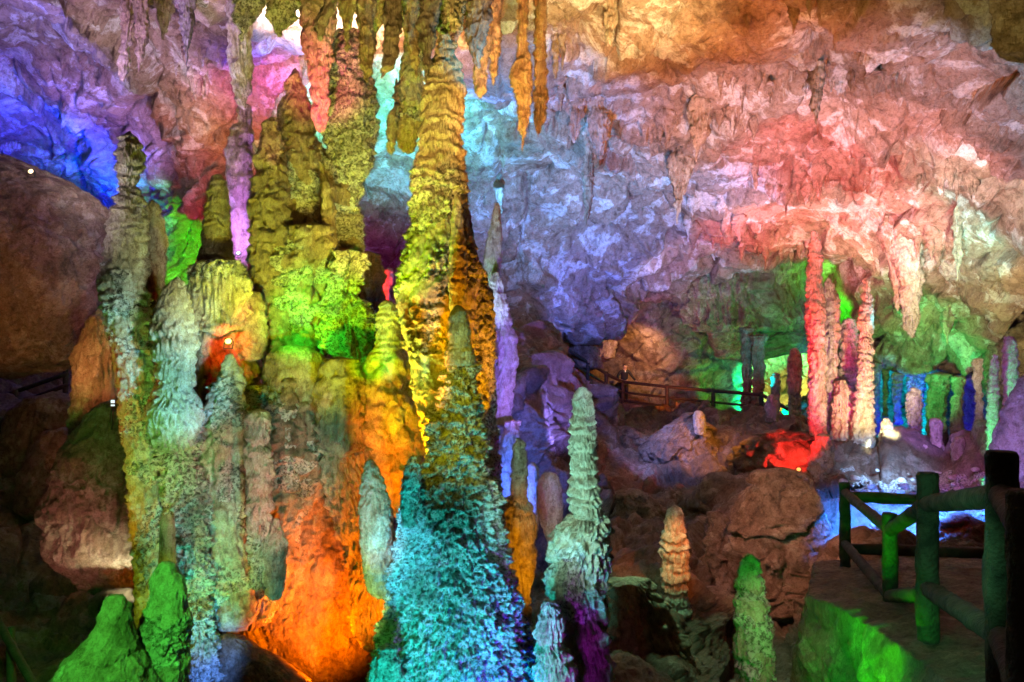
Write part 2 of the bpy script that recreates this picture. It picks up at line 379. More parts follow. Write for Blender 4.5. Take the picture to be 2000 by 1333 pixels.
M_CEIL = rock_mat('ceiling_limestone', (.74, .67, .60), (.44, .30, .21), (.20, .11, .06), .6, .7, .55)
M_WALL = rock_mat('wall_limestone', (.46, .38, .29), (.30, .22, .15), (.12, .08, .05), .6, .7, .5)
M_FLOOR = rock_mat('floor_limestone', (.40, .31, .24), (.25, .17, .11), (.09, .06, .04), .8, .6, .6, spec=.5)
M_PALE = rock_mat('pale_calcite', (.70, .65, .55), (.56, .48, .37), (.24, .17, .10), 1.4, .5, .5, streak=1, spec=.5)
M_TAN = rock_mat('tan_flowstone', (.58, .49, .37), (.42, .31, .21), (.15, .10, .055), 1.4, .55, .55, streak=1, spec=.45)
M_CORAL = coral_mat('cave_coral')
M_BOULD = rock_mat('boulder_limestone', (.50, .40, .31), (.34, .24, .17), (.13, .09, .06), 1.0, .65, .6)
M_GREY = rock_mat('dark_stalactite_stone', (.30, .27, .27), (.19, .16, .16), (.08, .06, .06), 2.5, .5, .5, streak=1, spec=.5)
M_FAR = rock_mat('far_limestone', (.64, .56, .47), (.46, .37, .28), (.2, .14, .09), .9, .6, .5, streak=1)

# ------------------------------------------------------------------ object helpers
COL = scene.collection
def mesh_obj(name, verts, faces, mat, smooth=True, parent=None):
    me = bpy.data.meshes.new(name)
    verts = np.asarray(verts, np.float32); nf = len(faces)
    if isinstance(faces, np.ndarray) and faces.ndim == 2:
        k = faces.shape[1]
        me.vertices.add(len(verts)); me.vertices.foreach_set('co', verts.ravel())
        me.loops.add(nf * k); me.loops.foreach_set('vertex_index', faces.astype(np.int32).ravel())
        me.polygons.add(nf)
        me.polygons.foreach_set('loop_start', np.arange(0, nf * k, k, dtype=np.int32))
        me.polygons.foreach_set('loop_total', np.full(nf, k, np.int32))
        me.update(calc_edges=True)
    else:
        me.from_pydata([tuple(map(float, v)) for v in verts], [], faces); me.update()
    if smooth: me.polygons.foreach_set('use_smooth', np.ones(len(me.polygons), bool))
    me.materials.append(mat)
    o = bpy.data.objects.new(name, me); COL.objects.link(o)
    if parent is not None: o.parent = parent
    return o

def tag(o, label=None, cat=None, group=None, kind=None):
    if label: o['label'] = label
    if cat: o['category'] = cat
    if group: o['group'] = group
    if kind: o['kind'] = kind
    return o

def recentre(o, c):
    """move the origin of a mesh object to c without moving its surface"""
    me = o.data; n = len(me.vertices); co = np.empty(n * 3, np.float32); me.vertices.foreach_get('co', co)
    co = co.reshape(-1, 3) - np.array(c, np.float32); me.vertices.foreach_set('co', co.ravel()); me.update()
    o.location = c

def grid_faces(nr, nc, wrap=False):
    r = np.arange(nr - 1)[:, None]; c = np.arange(nc if wrap else nc - 1)[None, :]
    c2 = (c + 1) % nc
    return np.stack([r * nc + c, r * nc + c2, (r + 1) * nc + c2, (r + 1) * nc + c], -1).reshape(-1, 4)

def rbf(ctrl, px, py):
    c = np.array([(a, b) for a, b, _ in ctrl], float); v = np.array([d for *_, d in ctrl], float)
    K = np.linalg.norm(c[:, None] - c[None], axis=2)
    n = len(c); A = np.zeros((n + 1, n + 1)); A[:n, :n] = -K; A[:n, n] = 1; A[n, :n] = 1
    w = np.linalg.solve(A, np.append(v, 0)); out = np.full(px.shape, w[n])
    for k in range(n): out -= w[k] * np.hypot(px - c[k, 0], py - c[k, 1])
    return out

def dense_axis(lo, a, b, hi, step, coarse):
    return np.concatenate([np.arange(lo, a, coarse), np.arange(a, b, step), np.arange(b, hi + 1, coarse)]).astype(float)

def world_pts(px, py, d):
    return np.stack([(px - CX) / F * d, d, CZ + (CY - py) / F * d], -1)

def grid_normals(P):
    du = np.gradient(P, axis=1); dv = np.gradient(P, axis=0)
    n = np.cross(du, dv); n /= np.linalg.norm(n, axis=2)[..., None] + 1e-9
    return n
# ------------------------------------------------------------------ big rock surfaces
def smooth_interp(x, xs, ys, w=6):
    y = np.interp(x, xs, ys)
    return y

# the ceiling: one sheet of rock whose lower rim curls back over the deeper chambers
LIP = [(-600, 620), (0, 640), (300, 720), (500, 720), (750, 690), (900, 670), (1000, 655), (1130, 652), (1200, 617), (1290, 577),
       (1400, 532), (1480, 512), (1600, 503), (1640, 512), (1665, 560), (1690, 640), (1720, 700), (1790, 722), (1850, 745),
       (1900, 722), (1960, 655), (2010, 592), (2600, 500)]
CEIL = [(-600, -400, 8), (0, -400, 9), (500, -400, 8), (1000, -400, 8), (1500, -400, 8), (2000, -400, 7), (2600, -400, 7),
        (-500, 100, 14), (0, 0, 15), (250, 0, 14), (500, 0, 13), (800, 0, 13), (1000, 0, 13.5), (1300, 0, 13.5), (1600, 0, 12.5), (2000, 0, 10.5), (2500, 0, 8),
        (0, 200, 22), (140, 260, 24), (250, 200, 19), (400, 200, 17), (600, 200, 18), (800, 200, 19), (1000, 150, 18), (1110, 110, 16.5), (1200, 180, 18.5), (1300, 130, 16),
        (1500, 200, 17), (1800, 150, 14), (2000, 150, 12), (2500, 200, 10),
        (-500, 400, 22), (0, 400, 27), (200, 400, 26), (330, 400, 20), (450, 400, 18.5), (750, 350, 24), (1000, 350, 24), (1200, 350, 23.5), (1350, 280, 20), (1500, 350, 23),
        (1650, 330, 20), (1800, 350, 19), (2000, 350, 16), (2500, 400, 12), (0, 600, 30), (300, 600, 21), (750, 500, 28), (1000, 550, 27), (1000, 640, 26),
        (1200, 550, 31), (1250, 590, 33), (1400, 500, 31), (1600, 480, 28), (1800, 500, 22), (2000, 500, 18), (1700, 690, 28), (1780, 600, 23.5),
        (1850, 740, 26), (1950, 650, 22), (750, 680, 30), (1100, 640, 30), (2300, 500, 15)]

def rock_sheet(name, ctrl, pxs, top, bottom, nrow, mat, amp, curl=0, seed=0., pits=.0, strata=0., slab=1.):
    px = np.repeat(pxs[None, :], nrow, 0); t = np.linspace(0, 1, nrow)[:, None]
    tp = np.interp(pxs, *zip(*top)) if isinstance(top, list) else np.full(len(pxs), top)
    bt = np.interp(pxs, *zip(*bottom)) if isinstance(bottom, list) else np.full(len(pxs), bottom)
    # roughen the rim
    bt = bt + 7 * fbm(np.stack([pxs / 60, pxs * 0 + seed, pxs * 0], -1), 4) * (1 if curl else 0)
    py = tp[None] * (1 - t) + bt[None] * t
    d = rbf(ctrl, px, py)
    P = world_pts(px, py, d)
    if curl:
        K = 22; k = np.arange(1, K + 1)[:, None] / K
        last = P[-1][None]; dep = curl * k
        extra = last + np.stack([last[..., 0] * 0 + 0 * dep, dep + 0 * last[..., 1], .55 * curl * k ** 1.6 - .25 * np.sin(np.pi * k) * 1.0 + 0 * last[..., 2]], -1)
        P = np.concatenate([P, extra], 0); nrow = P.shape[0]
    n = -grid_normals(P); flat = P.reshape(-1, 3)
    q = flat + seed * 13.7
    wq = q + 1.2 * np.stack([perlin(q / 3.1), perlin(q / 3.1 + 40), perlin(q / 3.1 + 80)], -1)
    # slanting beds
    s = q @ np.array([.35, .3, .89]);
    wq2 = q + .5 * np.stack([perlin(q / 1.1), perlin(q / 1.1 + 40), perlin(q / 1.1 + 80)], -1)
    sq = np.array([1, 1, 1.7])            # flattened blocks, tilted with the beds
    tilt = np.stack([q[:, 0] + .5 * q[:, 2], q[:, 1], q[:, 2] - .45 * q[:, 0]], -1) + (wq2 - q)
    s1, c1 = slabs(tilt * sq / 2.6); s2, c2 = slabs(tilt * sq / .9 + 7)
    rugged = sstep(-.25, .3, fbm(q / 4.5 + 21, 2))
    h = .9 * fbm(q / 5.0, 3) + .75 * slab * s1 + .26 * slab * s2 * rugged - .22 * (1 - sstep(0, .10, c1)) - .10 * rugged * (1 - sstep(0, .12, c2))
    h = h + .10 * rugged * (ridged(wq / .9, 4, .55) - 1.2) + .10 * fbm(q / .42, 4, .62) + .045 * fbm(q / .11, 3, .65)
    if strata:
        st = s / 1.3 + 1.2 * fbm(q / 4, 3); fr = st - np.floor(st)
        h = h + strata * (sstep(0, .75, fr) - sstep(.8, 1.0, fr))
    if pits:
        v = vor(wq / .55); mask = sstep(.05, .45, fbm(q / 2.2 + 9, 3))
        h = h - pits * mask * (1 - sstep(.12, .5, v))
        cl = sstep(.1, .5, perlin(q / 1.7 + 31)); h = h + .16 * cl * (1 - vor(q / .28))
    h = h.reshape(n.shape[:2])
    P = P + n * (h * amp)[..., None]
    return P

PX = dense_axis(-600, -10, 2010, 2600, 2.3, 22)
P = rock_sheet('cave_ceiling', CEIL, PX, -420, LIP, 460, M_CEIL, .62, curl=3.5, seed=1., pits=.35, strata=.34)
CEILP = P.reshape(-1, 3).copy()
o = mesh_obj('cave_ceiling', P.reshape(-1, 3), grid_faces(*P.shape[:2])[:, ::-1], M_CEIL); tag(o, kind='structure')

BACK = [(600, 300, 36), (600, 900, 30), (900, 500, 38), (900, 800, 30), (1000, 600, 36), (1060, 700, 34), (1130, 640, 38), (1180, 600, 37), (1190, 720, 37), (1250, 580, 35.5), (1300, 560, 36), (1300, 650, 35.5),
        (1300, 780, 36), (1380, 700, 36), (1400, 780, 36), (1440, 700, 37), (1470, 740, 42), (1500, 700, 44), (1530, 760, 44), (1570, 720, 43), (1600, 600, 35),
        (1560, 800, 36), (1640, 560, 32), (1660, 480, 31), (1680, 640, 33), (1640, 720, 34), (1700, 760, 35), (1760, 760, 37), (1770, 800, 37), (1850, 800, 33), (1900, 760, 27),
        (1950, 820, 24), (2000, 700, 20), (2200, 700, 18), (1500, 450, 38), (2200, 400, 20), (2200, 1000, 16), (1800, 1000, 26), (1400, 1000, 30)]
P = rock_sheet('cave_wall', BACK, dense_axis(600, 960, 2010, 2500, 2.3, 22), 400, 960, 260, M_WALL, .75, slab=.2, seed=2., strata=.25, pits=.2)
o = mesh_obj('cave_wall', P.reshape(-1, 3), grid_faces(*P.shape[:2])[:, ::-1], M_WALL); tag(o, kind='structure')

FTOP = [(-600, 700), (0, 712), (140, 722), (240, 745), (500, 760), (900, 700), (985, 640), (1010, 640), (1050, 628), (1090, 684), (1105, 722), (1150, 760), (1200, 790),
        (1240, 792), (1400, 802), (1500, 806), (1560, 815), (1640, 850), (1700, 880), (1800, 872), (1900, 868), (1960, 862), (2600, 850)]
FLOOR = [(-600, 720, 18), (0, 715, 20), (200, 740, 21), (0, 820, 17.5), (0, 960, 15.5), (200, 1000, 16), (120, 1100, 14), (0, 1333, 9), (300, 1333, 10.5), (200, 1250, 11), (-500, 1333, 8), (0, 1900, 6.5), (600, 1900, 7),
         (500, 800, 16), (500, 1333, 12.3), (700, 1333, 12.3), (700, 1100, 14), (900, 900, 15), (900, 1333, 11), (985, 640, 20), (1010, 660, 20.5), (1060, 650, 22), (1100, 700, 22), (1050, 780, 19), (1000, 800, 17),
         (1150, 720, 24), (1200, 760, 27), (1240, 800, 27), (1100, 850, 21), (1200, 860, 24), (1000, 1000, 15), (1100, 930, 18.5), (1180, 950, 19.5), (1250, 970, 20), (1100, 1050, 15), (1180, 1100, 14), (1240, 1060, 16.5), (1290, 1120, 15),
         (1300, 1100, 16), (1370, 1000, 18.5), (1370, 1180, 15.5), (1400, 960, 17), (1420, 1100, 15), (1210, 1200, 12), (1290, 1230, 11.5), (1380, 1260, 14), (1300, 1333, 9.5), (1200, 1333, 9.5), (1100, 1333, 10), (1420, 1333, 12), (1540, 1333, 11),
         (1540, 1230, 14), (1300, 800, 33), (1450, 810, 30), (1550, 825, 25.5), (1400, 840, 26), (1280, 900, 23), (1500, 900, 19.8), (1600, 880, 20), (1700, 895, 19.5), (1620, 940, 17.5), (1640, 1000, 15.5), (1720, 930, 17),
         (1850, 900, 19), (1950, 880, 17), (1650, 1080, 13), (1750, 1050, 13), (1900, 960, 15), (1940, 1060, 12), (1700, 1110, 12), (1900, 1110, 11), (2300, 900, 15), (2400, 1400, 8), (1700, 1500, 8), (1200, 1900, 6), (2300, 1900, 5)]
P = rock_sheet('cave_floor', FLOOR, dense_axis(-600, -10, 2010, 2500, 2.6, 22), FTOP, 1900, 520, M_FLOOR, .7, seed=3., strata=.3, pits=.25)
o = mesh_obj('cave_floor', P.reshape(-1, 3), grid_faces(*P.shape[:2])[:, ::-1], M_FLOOR); tag(o, kind='structure')

# ------------------------------------------------------------------ formations (stalagmites, columns, stalactites, boulders)
def form(name, label, cat, rows, D, mat=None, ratio=.9, seed=0, group=None, step=2.3, rough=(1.5, 14), tiers=None, flute=None,
         coral=None, scallop=None, fringe=None, lump=None, tip=None, kind=None, parent=None, box=None, far=False, facet=None):
    """a body of revolution drawn round a traced silhouette: rows = (py, left px, right px), D metres away.
    relief amounts are in photo pixels at that distance; coral etc. may carry a (py0, py1) range"""
    mat = mat or M_TAN
    rows = sorted(rows); y0, y1 = rows[0][0], rows[-1][0]
    dk = D if isinstance(D, list) else [(y0, D), (y1, D)]
    st = step * (1.6 if far else 1)
    n = max(12, int((y1 - y0) / st)); py = np.linspace(y0, y1, n)
    ry, rl, rr = zip(*rows)
    L_ = np.interp(py, ry, rl); R_ = np.interp(py, ry, rr)
    k = max(1, int(5 / st * 1.5)); ker = np.hanning(2 * k + 3)[1:-1]; ker /= ker.sum()
    def sm(a):
        b = np.convolve(np.pad(a, k, mode='edge'), ker, 'valid'); return b
    L_, R_ = sm(L_), sm(R_)
    cx = (L_ + R_) / 2; rad = np.maximum((R_ - L_) / 2, .3)
    # round the two ends off
    rad[0] = min(rad[0], rad[1]) * .55; rad[-1] *= .55
    rm = rad.max(); circ = 2 * math.pi * rm
    nf = max(14, int(circ * .6 / st)); nb = max(8, nf // 3)
    th = np.concatenate([np.linspace(-math.pi * 1.08, math.pi * .08, nf, endpoint=False), np.linspace(math.pi * .08, math.pi * .92, nb, endpoint=False)])
    nc = len(th); d = np.interp(py, *zip(*dk)); s = d / F
    C, S_ = np.cos(th)[None], np.sin(th)[None]
    rx = rad[:, None]; ryy = rx * ratio
    if box:   # squarer section
        e = box; C_ = np.sign(C) * np.abs(C) ** e; S2 = np.sign(S_) * np.abs(S_) ** e
    else: C_, S2 = C, S_
    # pixel-scale coordinates of the skin, for the relief patterns
    qx = rx * C_; qy = ryy * S2; qz = np.repeat(-py[:, None], nc, 1)
    q = np.stack([qx + cx[:, None] * .0, qy, qz], -1).reshape(-1, 3) + seed * 97.3
    T = np.repeat(th[None], n, 0).ravel(); PY = np.repeat(py[:, None], nc, 1).ravel()
    RM = np.repeat(rad[:, None], nc, 1).ravel(); h = np.zeros(len(T), np.float32)
    def rng(r):
        if r is None: return 1.0
        a, b = r; w = 18
        jig = 14 * fbm(q / 22 + 5, 2)
        return sstep(a - w, a + w, PY + jig) * (1 - sstep(b - w, b + w, PY + jig))
    if facet:
        wv = facet[1] * .25 * np.stack([perlin(q / facet[1] * 2), perlin(q / facet[1] * 2 + 9), perlin(q / facet[1] * 2 + 19)], -1)
        s1, c1 = slabs((q + wv) / facet[1] + 3); s2, c2 = slabs((q + wv) / facet[1] * 2.3 + 8)
        h += facet[0] * (1.1 * s1 + .4 * s2 - .25 * (1 - sstep(0, .12, c1)) - .12 * (1 - sstep(0, .12, c2)))
    h += 1.8 * fbm(q / 5 + 60, 3, .65) * (1 if RM.max() > 8 else .5)
    if rough: rough = (rough[0] * 1.3, rough[1])
    if tiers: tiers = (tiers[0] * 1.15,) + tuple(tiers[1:])
    if lump: h += lump[0] * fbm(q / lump[1] + 3, 3)
    if rough: h += rough[0] * fbm(q / rough[1], 4, .55)
    def drip(w):    # drip teeth along a lower edge
        return np.abs(perlin(np.stack([q[:, 0] / w, q[:, 1] / w, q[:, 2] / (w * 14)], -1)))
    if tiers:
        A, H = tiers[0], tiers[1]; teeth = tiers[2] if len(tiers) > 2 else .25
        m = rng(tiers[3] if len(tiers) > 3 else None)
        ph = PY / H + .9 * fbm(q / (H * 2.6), 2) + teeth * drip(max(2.6, H * .16)) * 1.2
        fr = ph - np.floor(ph); lev = .6 + .8 * RJ[PERM[(np.floor(ph).astype(int) + seed * 7) & 255], 0]
        h += A * m * lev * (sstep(0, .7, fr) - sstep(.86, 1.0, fr) - .45)
        h += .22 * A * m * drip(max(2.2, H * .1)) * sstep(.3, .8, fr)
    if flute:
        A, w = flute[0], flute[1]; m = rng(flute[2] if len(flute) > 2 else None)
        fq = np.stack([q[:, 0] / w, q[:, 1] / w, q[:, 2] / (w * 11)], -1)
        h += A * m * (ridged(fq, 2, .5) - .9)
    if scallop:
        A, w = scallop[0], scallop[1]; m = rng(scallop[2] if len(scallop) > 2 else None)
        qq = q * np.array([1, 1, .75]); qq = qq + w * .35 * np.stack([perlin(q / w), perlin(q / w + 9), perlin(q / w + 19)], -1)
        v = vor(qq / w); h += A * m * ((1 - 1.7 * v * v) * .9 - .3)
    cmask = None
    if coral:
        A, w = coral[0], coral[1]; m = rng(coral[2] if len(coral) > 2 else None); thr = coral[3] if len(coral) > 3 else -9
        mask = sstep(thr, thr + .25, fbm(q / (w * 7), 2)) if thr > -5 else 1.0
        cmask = (m * mask * np.ones(len(T)) > .3) if mat is not M_CORAL else None
        v = vor(q / w); v2 = vor(q / (w * .48) + 4)
        h += A * m * mask * ((1 - 1.3 * v) + .45 * (1 - 1.3 * v2)) + A * .5 * m * mask * fbm(q / (w * 2.3), 2) - .5 * A * m * mask
    if fringe:    # ragged lower hem
        z = sstep(y1 - fringe, y1, PY); tooth = np.clip(drip(4.0) * 1.9, .05, .85); h -= RM * .9 * sstep(tooth, tooth + .22, z)
    # keep relief from turning thin tips inside out
    h = np.clip(h, -.6 * RM - .2, 9e9); h = h * np.clip(RM / 5.0, .12, 1.0)
    X = qx + (C_ * h.reshape(n, nc)); Yd = qy + (S2 * h.reshape(n, nc))
    zz = fbm(q / 16 + 50, 2).reshape(n, nc) * min(3.0, rough[0] if rough else 0)
    wx = (cx[:, None] - CX + X) * s[:, None]; wy = d[:, None] + Yd * s[:, None]
    wz = CZ + (CY - (py[:, None] + zz)) * s[:, None]
    V = np.stack([wx, wy, wz], -1).reshape(-1, 3)
    top = V[:nc].mean(0) + np.array([0, 0, .3 * rad[0] * s[0]]); bot = V[-nc:].mean(0) - np.array([0, 0, .3 * rad[-1] * s[-1]])
    V = np.concatenate([V, [top], [bot]])
    Fq = grid_faces(n, nc, True)[:, ::-1]
    i = np.arange(nc); j = (i + 1) % nc; t = n * nc
    capt = np.stack([i, j, np.full(nc, t), np.full(nc, t)], -1); capb = np.stack([(n - 1) * nc + j, (n - 1) * nc + i, np.full(nc, t + 1), np.full(nc, t + 1)], -1)
    me_f = np.concatenate([Fq]); o = mesh_cap(name, V, me_f, capt[:, :3], capb[:, :3], mat)
    if cmask is not None and A > 2.5 and cat != BO:
        o.data.materials.append(M_CORAL); mi = np.zeros(len(o.data.polygons), np.int32); mi[:len(me_f)] = cmask[me_f[:, 0]]
        o.data.polygons.foreach_set('material_index', mi)
    base = V[-1] if cat != 'stalactite' else V[-2]
    recentre(o, tuple(float(v) for v in base))
    if parent is not None:
        o.parent = parent; o.location = o.location - parent.location
        if label: o['label'] = label
    else: tag(o, label, cat, group, kind)
    return o

def mesh_cap(name, V, quads, t1, t2, mat):
    me = bpy.data.meshes.new(name); V = np.asarray(V, np.float32)
    me.vertices.add(len(V)); me.vertices.foreach_set('co', V.ravel())
    loops = np.concatenate([quads.ravel(), t1.ravel(), t2.ravel()]).astype(np.int32)
    nq, nt = len(quads), len(t1) + len(t2)
    me.loops.add(len(loops)); me.loops.foreach_set('vertex_index', loops)
    me.polygons.add(nq + nt)
    me.polygons.foreach_set('loop_start', np.concatenate([np.arange(nq) * 4, nq * 4 + np.arange(nt) * 3]).astype(np.int32))
    me.polygons.foreach_set('loop_total', np.concatenate([np.full(nq, 4), np.full(nt, 3)]).astype(np.int32))
    me.update(calc_edges=True); me.polygons.foreach_set('use_smooth', np.ones(nq + nt, bool))
    me.materials.append(mat)
    o = bpy.data.objects.new(name, me); COL.objects.link(o); return o

SG, SC, CO, BO = 'stalagmite', 'stalactite', 'cave column', 'boulder'
# ---- left boulders and flowstone
form('hanging_boulder', 'huge rounded brown boulder hanging at the left edge below the blue wall', BO,
     [(303, -150, 12), (330, -230, 85), (360, -250, 135), (400, -260, 188), (450, -260, 222), (520, -260, 232), (600, -250, 208), (660, -230, 178), (705, -160, 150), (728, -60, 120)],
     16, M_BOULD, ratio=.7, seed=1, rough=(7, 40), lump=(12, 130), coral=(2.6, 9), facet=(7, 60), step=2.6)
form('flowstone_mound', 'orange lit flowstone mound with drip folds behind the left pillar', 'flowstone',
     [(600, 190, 206), (620, 172, 222), (660, 160, 236), (700, 148, 245), (760, 146, 250), (830, 140, 250), (860, 150, 240)], 13.2, M_TAN, seed=2, flute=(5, 9), rough=(4, 26), lump=(6, 50))
form('jutting_boulder', 'big rough brown boulder jutting out left of the pale green pillar', BO,
     [(785, 195, 245), (800, 180, 258), (840, 152, 272), (900, 120, 290), (960, 101, 300), (1010, 88, 305), (1060, 85, 305), (1095, 110, 305), (1130, 150, 300), (1165, 205, 290), (1182, 235, 270)],
     12.3, M_BOULD, ratio=.8, seed=3, rough=(6, 40), coral=(4, 13, (700, 1090), -.2), lump=(8, 90), facet=(9, 60), flute=(3, 16, (950, 1200)))
form('low_boulder', 'dim brown boulder low in the dark behind the jutting boulder', BO,
     [(838, 95, 150), (880, 65, 175), (930, 45, 190), (985, 35, 190), (1010, 60, 170)], 15.5, M_BOULD, seed=4, rough=(5, 36), lump=(6, 60), step=3)
form('draped_boulder', 'dark boulder with a draped fringe under the orange flowstone', BO,
     [(772, 60, 150), (800, 30, 190), (850, 10, 200), (900, 0, 200), (960, -10, 190)], 17, M_BOULD, seed=5, rough=(5, 36), flute=(5, 14), step=3)
# ---- left pillars
form('pillar_stalagmite', 'tall pale green pillar with a pointed head and tiered rings at the left', SG,
     [(257, 252, 254), (270, 244, 262), (290, 233, 276), (315, 231, 276), (340, 233, 270), (362, 238, 259), (370, 238, 262), (388, 230, 280), (450, 214, 282), (540, 203, 284), (552, 197, 284), (575, 201, 285), (620, 209, 290),
      (700, 222, 300), (800, 237, 306), (900, 247, 318), (1000, 258, 332), (1100, 266, 338), (1240, 270, 345)], 10, M_PALE, seed=6,
     tiers=(7, 20, .6, (250, 640)), rough=(4.5, 14), flute=(2.4, 6), coral=(8, 8, (520, 1150), .08), lump=(6, 40), ratio=1.0)
form('pillar_stalagmite', 'shorter dark tapering pillar tucked behind the tall pointed pillar', SG,
     [(391, 296, 302), (403, 286, 311), (430, 283, 318), (470, 281, 326), (540, 282, 320), (650, 285, 325), (860, 280, 330)], 10.5, M_TAN, seed=7, tiers=(3, 30, .3), rough=(2.5, 16), flute=(1.5, 7))
form('bullet_stalagmite', 'bullet shaped pale stalagmite with drip fringes beside the tall left pillar', SG,
     [(543, 342, 350), (552, 330, 358), (575, 317, 366), (600, 306, 372), (640, 299, 379), (680, 301, 380), (705, 309, 380), (712, 309, 372), (735, 306, 380), (748, 313, 378), (757, 304, 374), (790, 295, 388), (825, 289, 392), (850, 296, 384), (880, 306, 372)],
     9.7, M_PALE, seed=8, rough=(2.6, 12), tiers=(8, 44, .9, (640, 900)), flute=(2.4, 5, (620, 900)), lump=(3, 40), coral=(1.2, 5, (560, 690)))
form('coral_column', 'cyan lit column of knobbly cave coral below the bullet stalagmite', CO,
     [(830, 300, 392), (900, 312, 386), (980, 322, 405), (1060, 338, 412), (1130, 350, 408), (1200, 364, 410), (1260, 364, 427), (1333, 366, 435), (1470, 350, 450)],
     10.0, M_CORAL, seed=9, coral=(12, 10), rough=(6, 20), lump=(9, 45), facet=(4, 30))
form('finger_stalagmite', 'small smooth cyan stalagmite stub against the cyan coral column', SG,
     [(1004, 324, 332), (1014, 315, 340), (1050, 312, 342), (1130, 310, 343), (1190, 312, 343)], 9.1, M_PALE, seed=10, rough=(.8, 10), coral=(.8, 4))
# ---- green foreground stalagmites
form('blunt_stalagmite', 'green lit blunt stalagmite in the foreground, the taller one of the bottom left pair', SG,
     [(1098, 316, 334), (1110, 304, 346), (1135, 297, 361), (1180, 288, 366), (1250, 262, 367), (1333, 240, 368), (1500, 210, 375)], 6.2, M_TAN, seed=11, rough=(3, 26), coral=(12, 15, (1200, 1520), .0), lump=(7, 60), tiers=(3, 70, .4))
form('blunt_stalagmite', 'green lit stalagmite with a knob on top at the bottom left corner', SG,
     [(1160, 222, 236), (1170, 205, 245), (1195, 196, 252), (1215, 189, 254), (1240, 183, 260), (1262, 158, 266), (1290, 130, 280), (1333, 103, 300), (1400, 70, 310), (1500, 40, 330)], 5.9, M_TAN, seed=12, rough=(3, 22), lump=(8, 50), scallop=(4, 30), tiers=(3, 60, .5))
# ---- the green stub, its skirt and the purple ones behind
form('stub_stalagmite', 'straight stub of a stalagmite, lime green on its right side, above a fluted skirt', SG,
     [(341, 420, 432), (352, 411, 439), (380, 405, 444), (400, 402, 447), (450, 397, 448), (480, 396, 452), (500, 388, 456), (530, 386, 458), (570, 386, 458)], 11.1, M_TAN, seed=13, tiers=(2.5, 18, .2, (330, 480)), rough=(2, 12), coral=(1.2, 5), flute=(1.2, 5))
form('fluted_skirt', 'fluted flowstone skirt striped yellow and green above the glowing lamp', 'flowstone',
     [(508, 394, 466), (520, 376, 480), (545, 370, 486), (580, 371, 487), (615, 374, 484), (652, 380, 474)], 10.7, M_PALE, seed=14, flute=(10, 8), rough=(3, 15), fringe=34, lump=(5, 24), coral=(3, 8, (490, 540)), ratio=.6)
form('purple_stalagmite', 'lumpy purple and magenta lit stalagmite behind the green stub', SG,
     [(204, 480, 486), (215, 472, 489), (250, 456, 492), (300, 443, 494), (350, 441, 492), (400, 446, 490), (450, 450, 488), (500, 452, 482), (560, 450, 482)], 13, M_TAN, seed=15, rough=(5, 22), lump=(5, 40), flute=(3, 9))
form('glowing_rock', 'round rock glowing red beside the yellow lamp', BO,
     [(572, 482, 505), (590, 470, 514), (620, 465, 520), (660, 462, 522), (690, 465, 512), (705, 474, 500)], 11.0, M_TAN, seed=16, rough=(5, 20), coral=(4, 9, (620, 720)))
form('ledge_rock', 'low rock ledge that carries the small yellow lamp', 'rock ledge',
     [(640, 390, 470), (655, 378, 490), (680, 372, 492), (710, 378, 500), (780, 385, 510), (880, 380, 500)], 11.2, M_TAN, seed=17, rough=(5, 22), scallop=(4, 30), flute=(3, 9))
# ---- spires
form('spire_stalagmite', 'yellow green lit spire with a slender cone tip left of the taller twin spire', SG,
     [(228, 529, 536), (240, 519, 541), (265, 513, 545), (290, 508, 549), (320, 501, 556), (400, 493, 562), (480, 490, 564), (540, 490, 562), (570, 500, 556), (610, 508, 545)], 11.5, M_TAN, seed=18,
     tiers=(3, 34, .3, (300, 480)), scallop=(9, 26, (290, 560)), rough=(5, 16), lump=(6, 34), flute=(6, 8, (480, 620)))
form('spire_stalagmite', 'tallest brown spire rising beside the red stalactite, purple on its left shoulder', SG,
     [(135, 575, 580), (145, 568, 586), (165, 561, 590), (200, 551, 606), (240, 545, 613), (300, 547, 622), (400, 549, 634), (500, 548, 648), (560, 545, 655), (640, 545, 655)], 12.1, M_TAN, seed=19,
     scallop=(10, 27, (230, 620)), rough=(5, 18), lump=(7, 40), coral=(4, 9, (300, 640), 0))
form('spire_stalagmite', 'stubby yellow spire shoulder in front of the broad coral column', SG,
     [(355, 634, 642), (372, 630, 650), (420, 628, 655), (480, 628, 660), (560, 625, 662)], 11.7, M_TAN, seed=20, flute=(3, 8), rough=(3, 16), scallop=(3, 20))
form('broad_column', 'broad pale column crusted with yellow green coral that meets the ceiling', CO,
     [(60, 655, 712), (100, 650, 712), (125, 643, 722), (200, 640, 734), (260, 635, 735), (320, 640, 722), (370, 645, 704), (400, 646, 702), (450, 648, 705), (500, 640, 705), (545, 632, 702), (620, 640, 700)], 12.3, M_CORAL, seed=21,
     coral=(8, 9, (90, 700), -.2), rough=(6, 18), lump=(8, 50), scallop=(5, 26))
form('flowstone_mass', 'fused yellow green flowstone mass that the spires rise from, left of the great column', 'flowstone',
     [(235, 575, 596), (262, 560, 612), (300, 532, 640), (340, 512, 676), (380, 500, 694), (440, 496, 702), (500, 494, 706), (540, 500, 700), (580, 520, 690)], 12.25, M_TAN, seed=222, ratio=.35,
     flute=(8, 17), scallop=(10, 28), coral=(8, 10, (250, 700), .02), rough=(6, 20), lump=(10, 44))
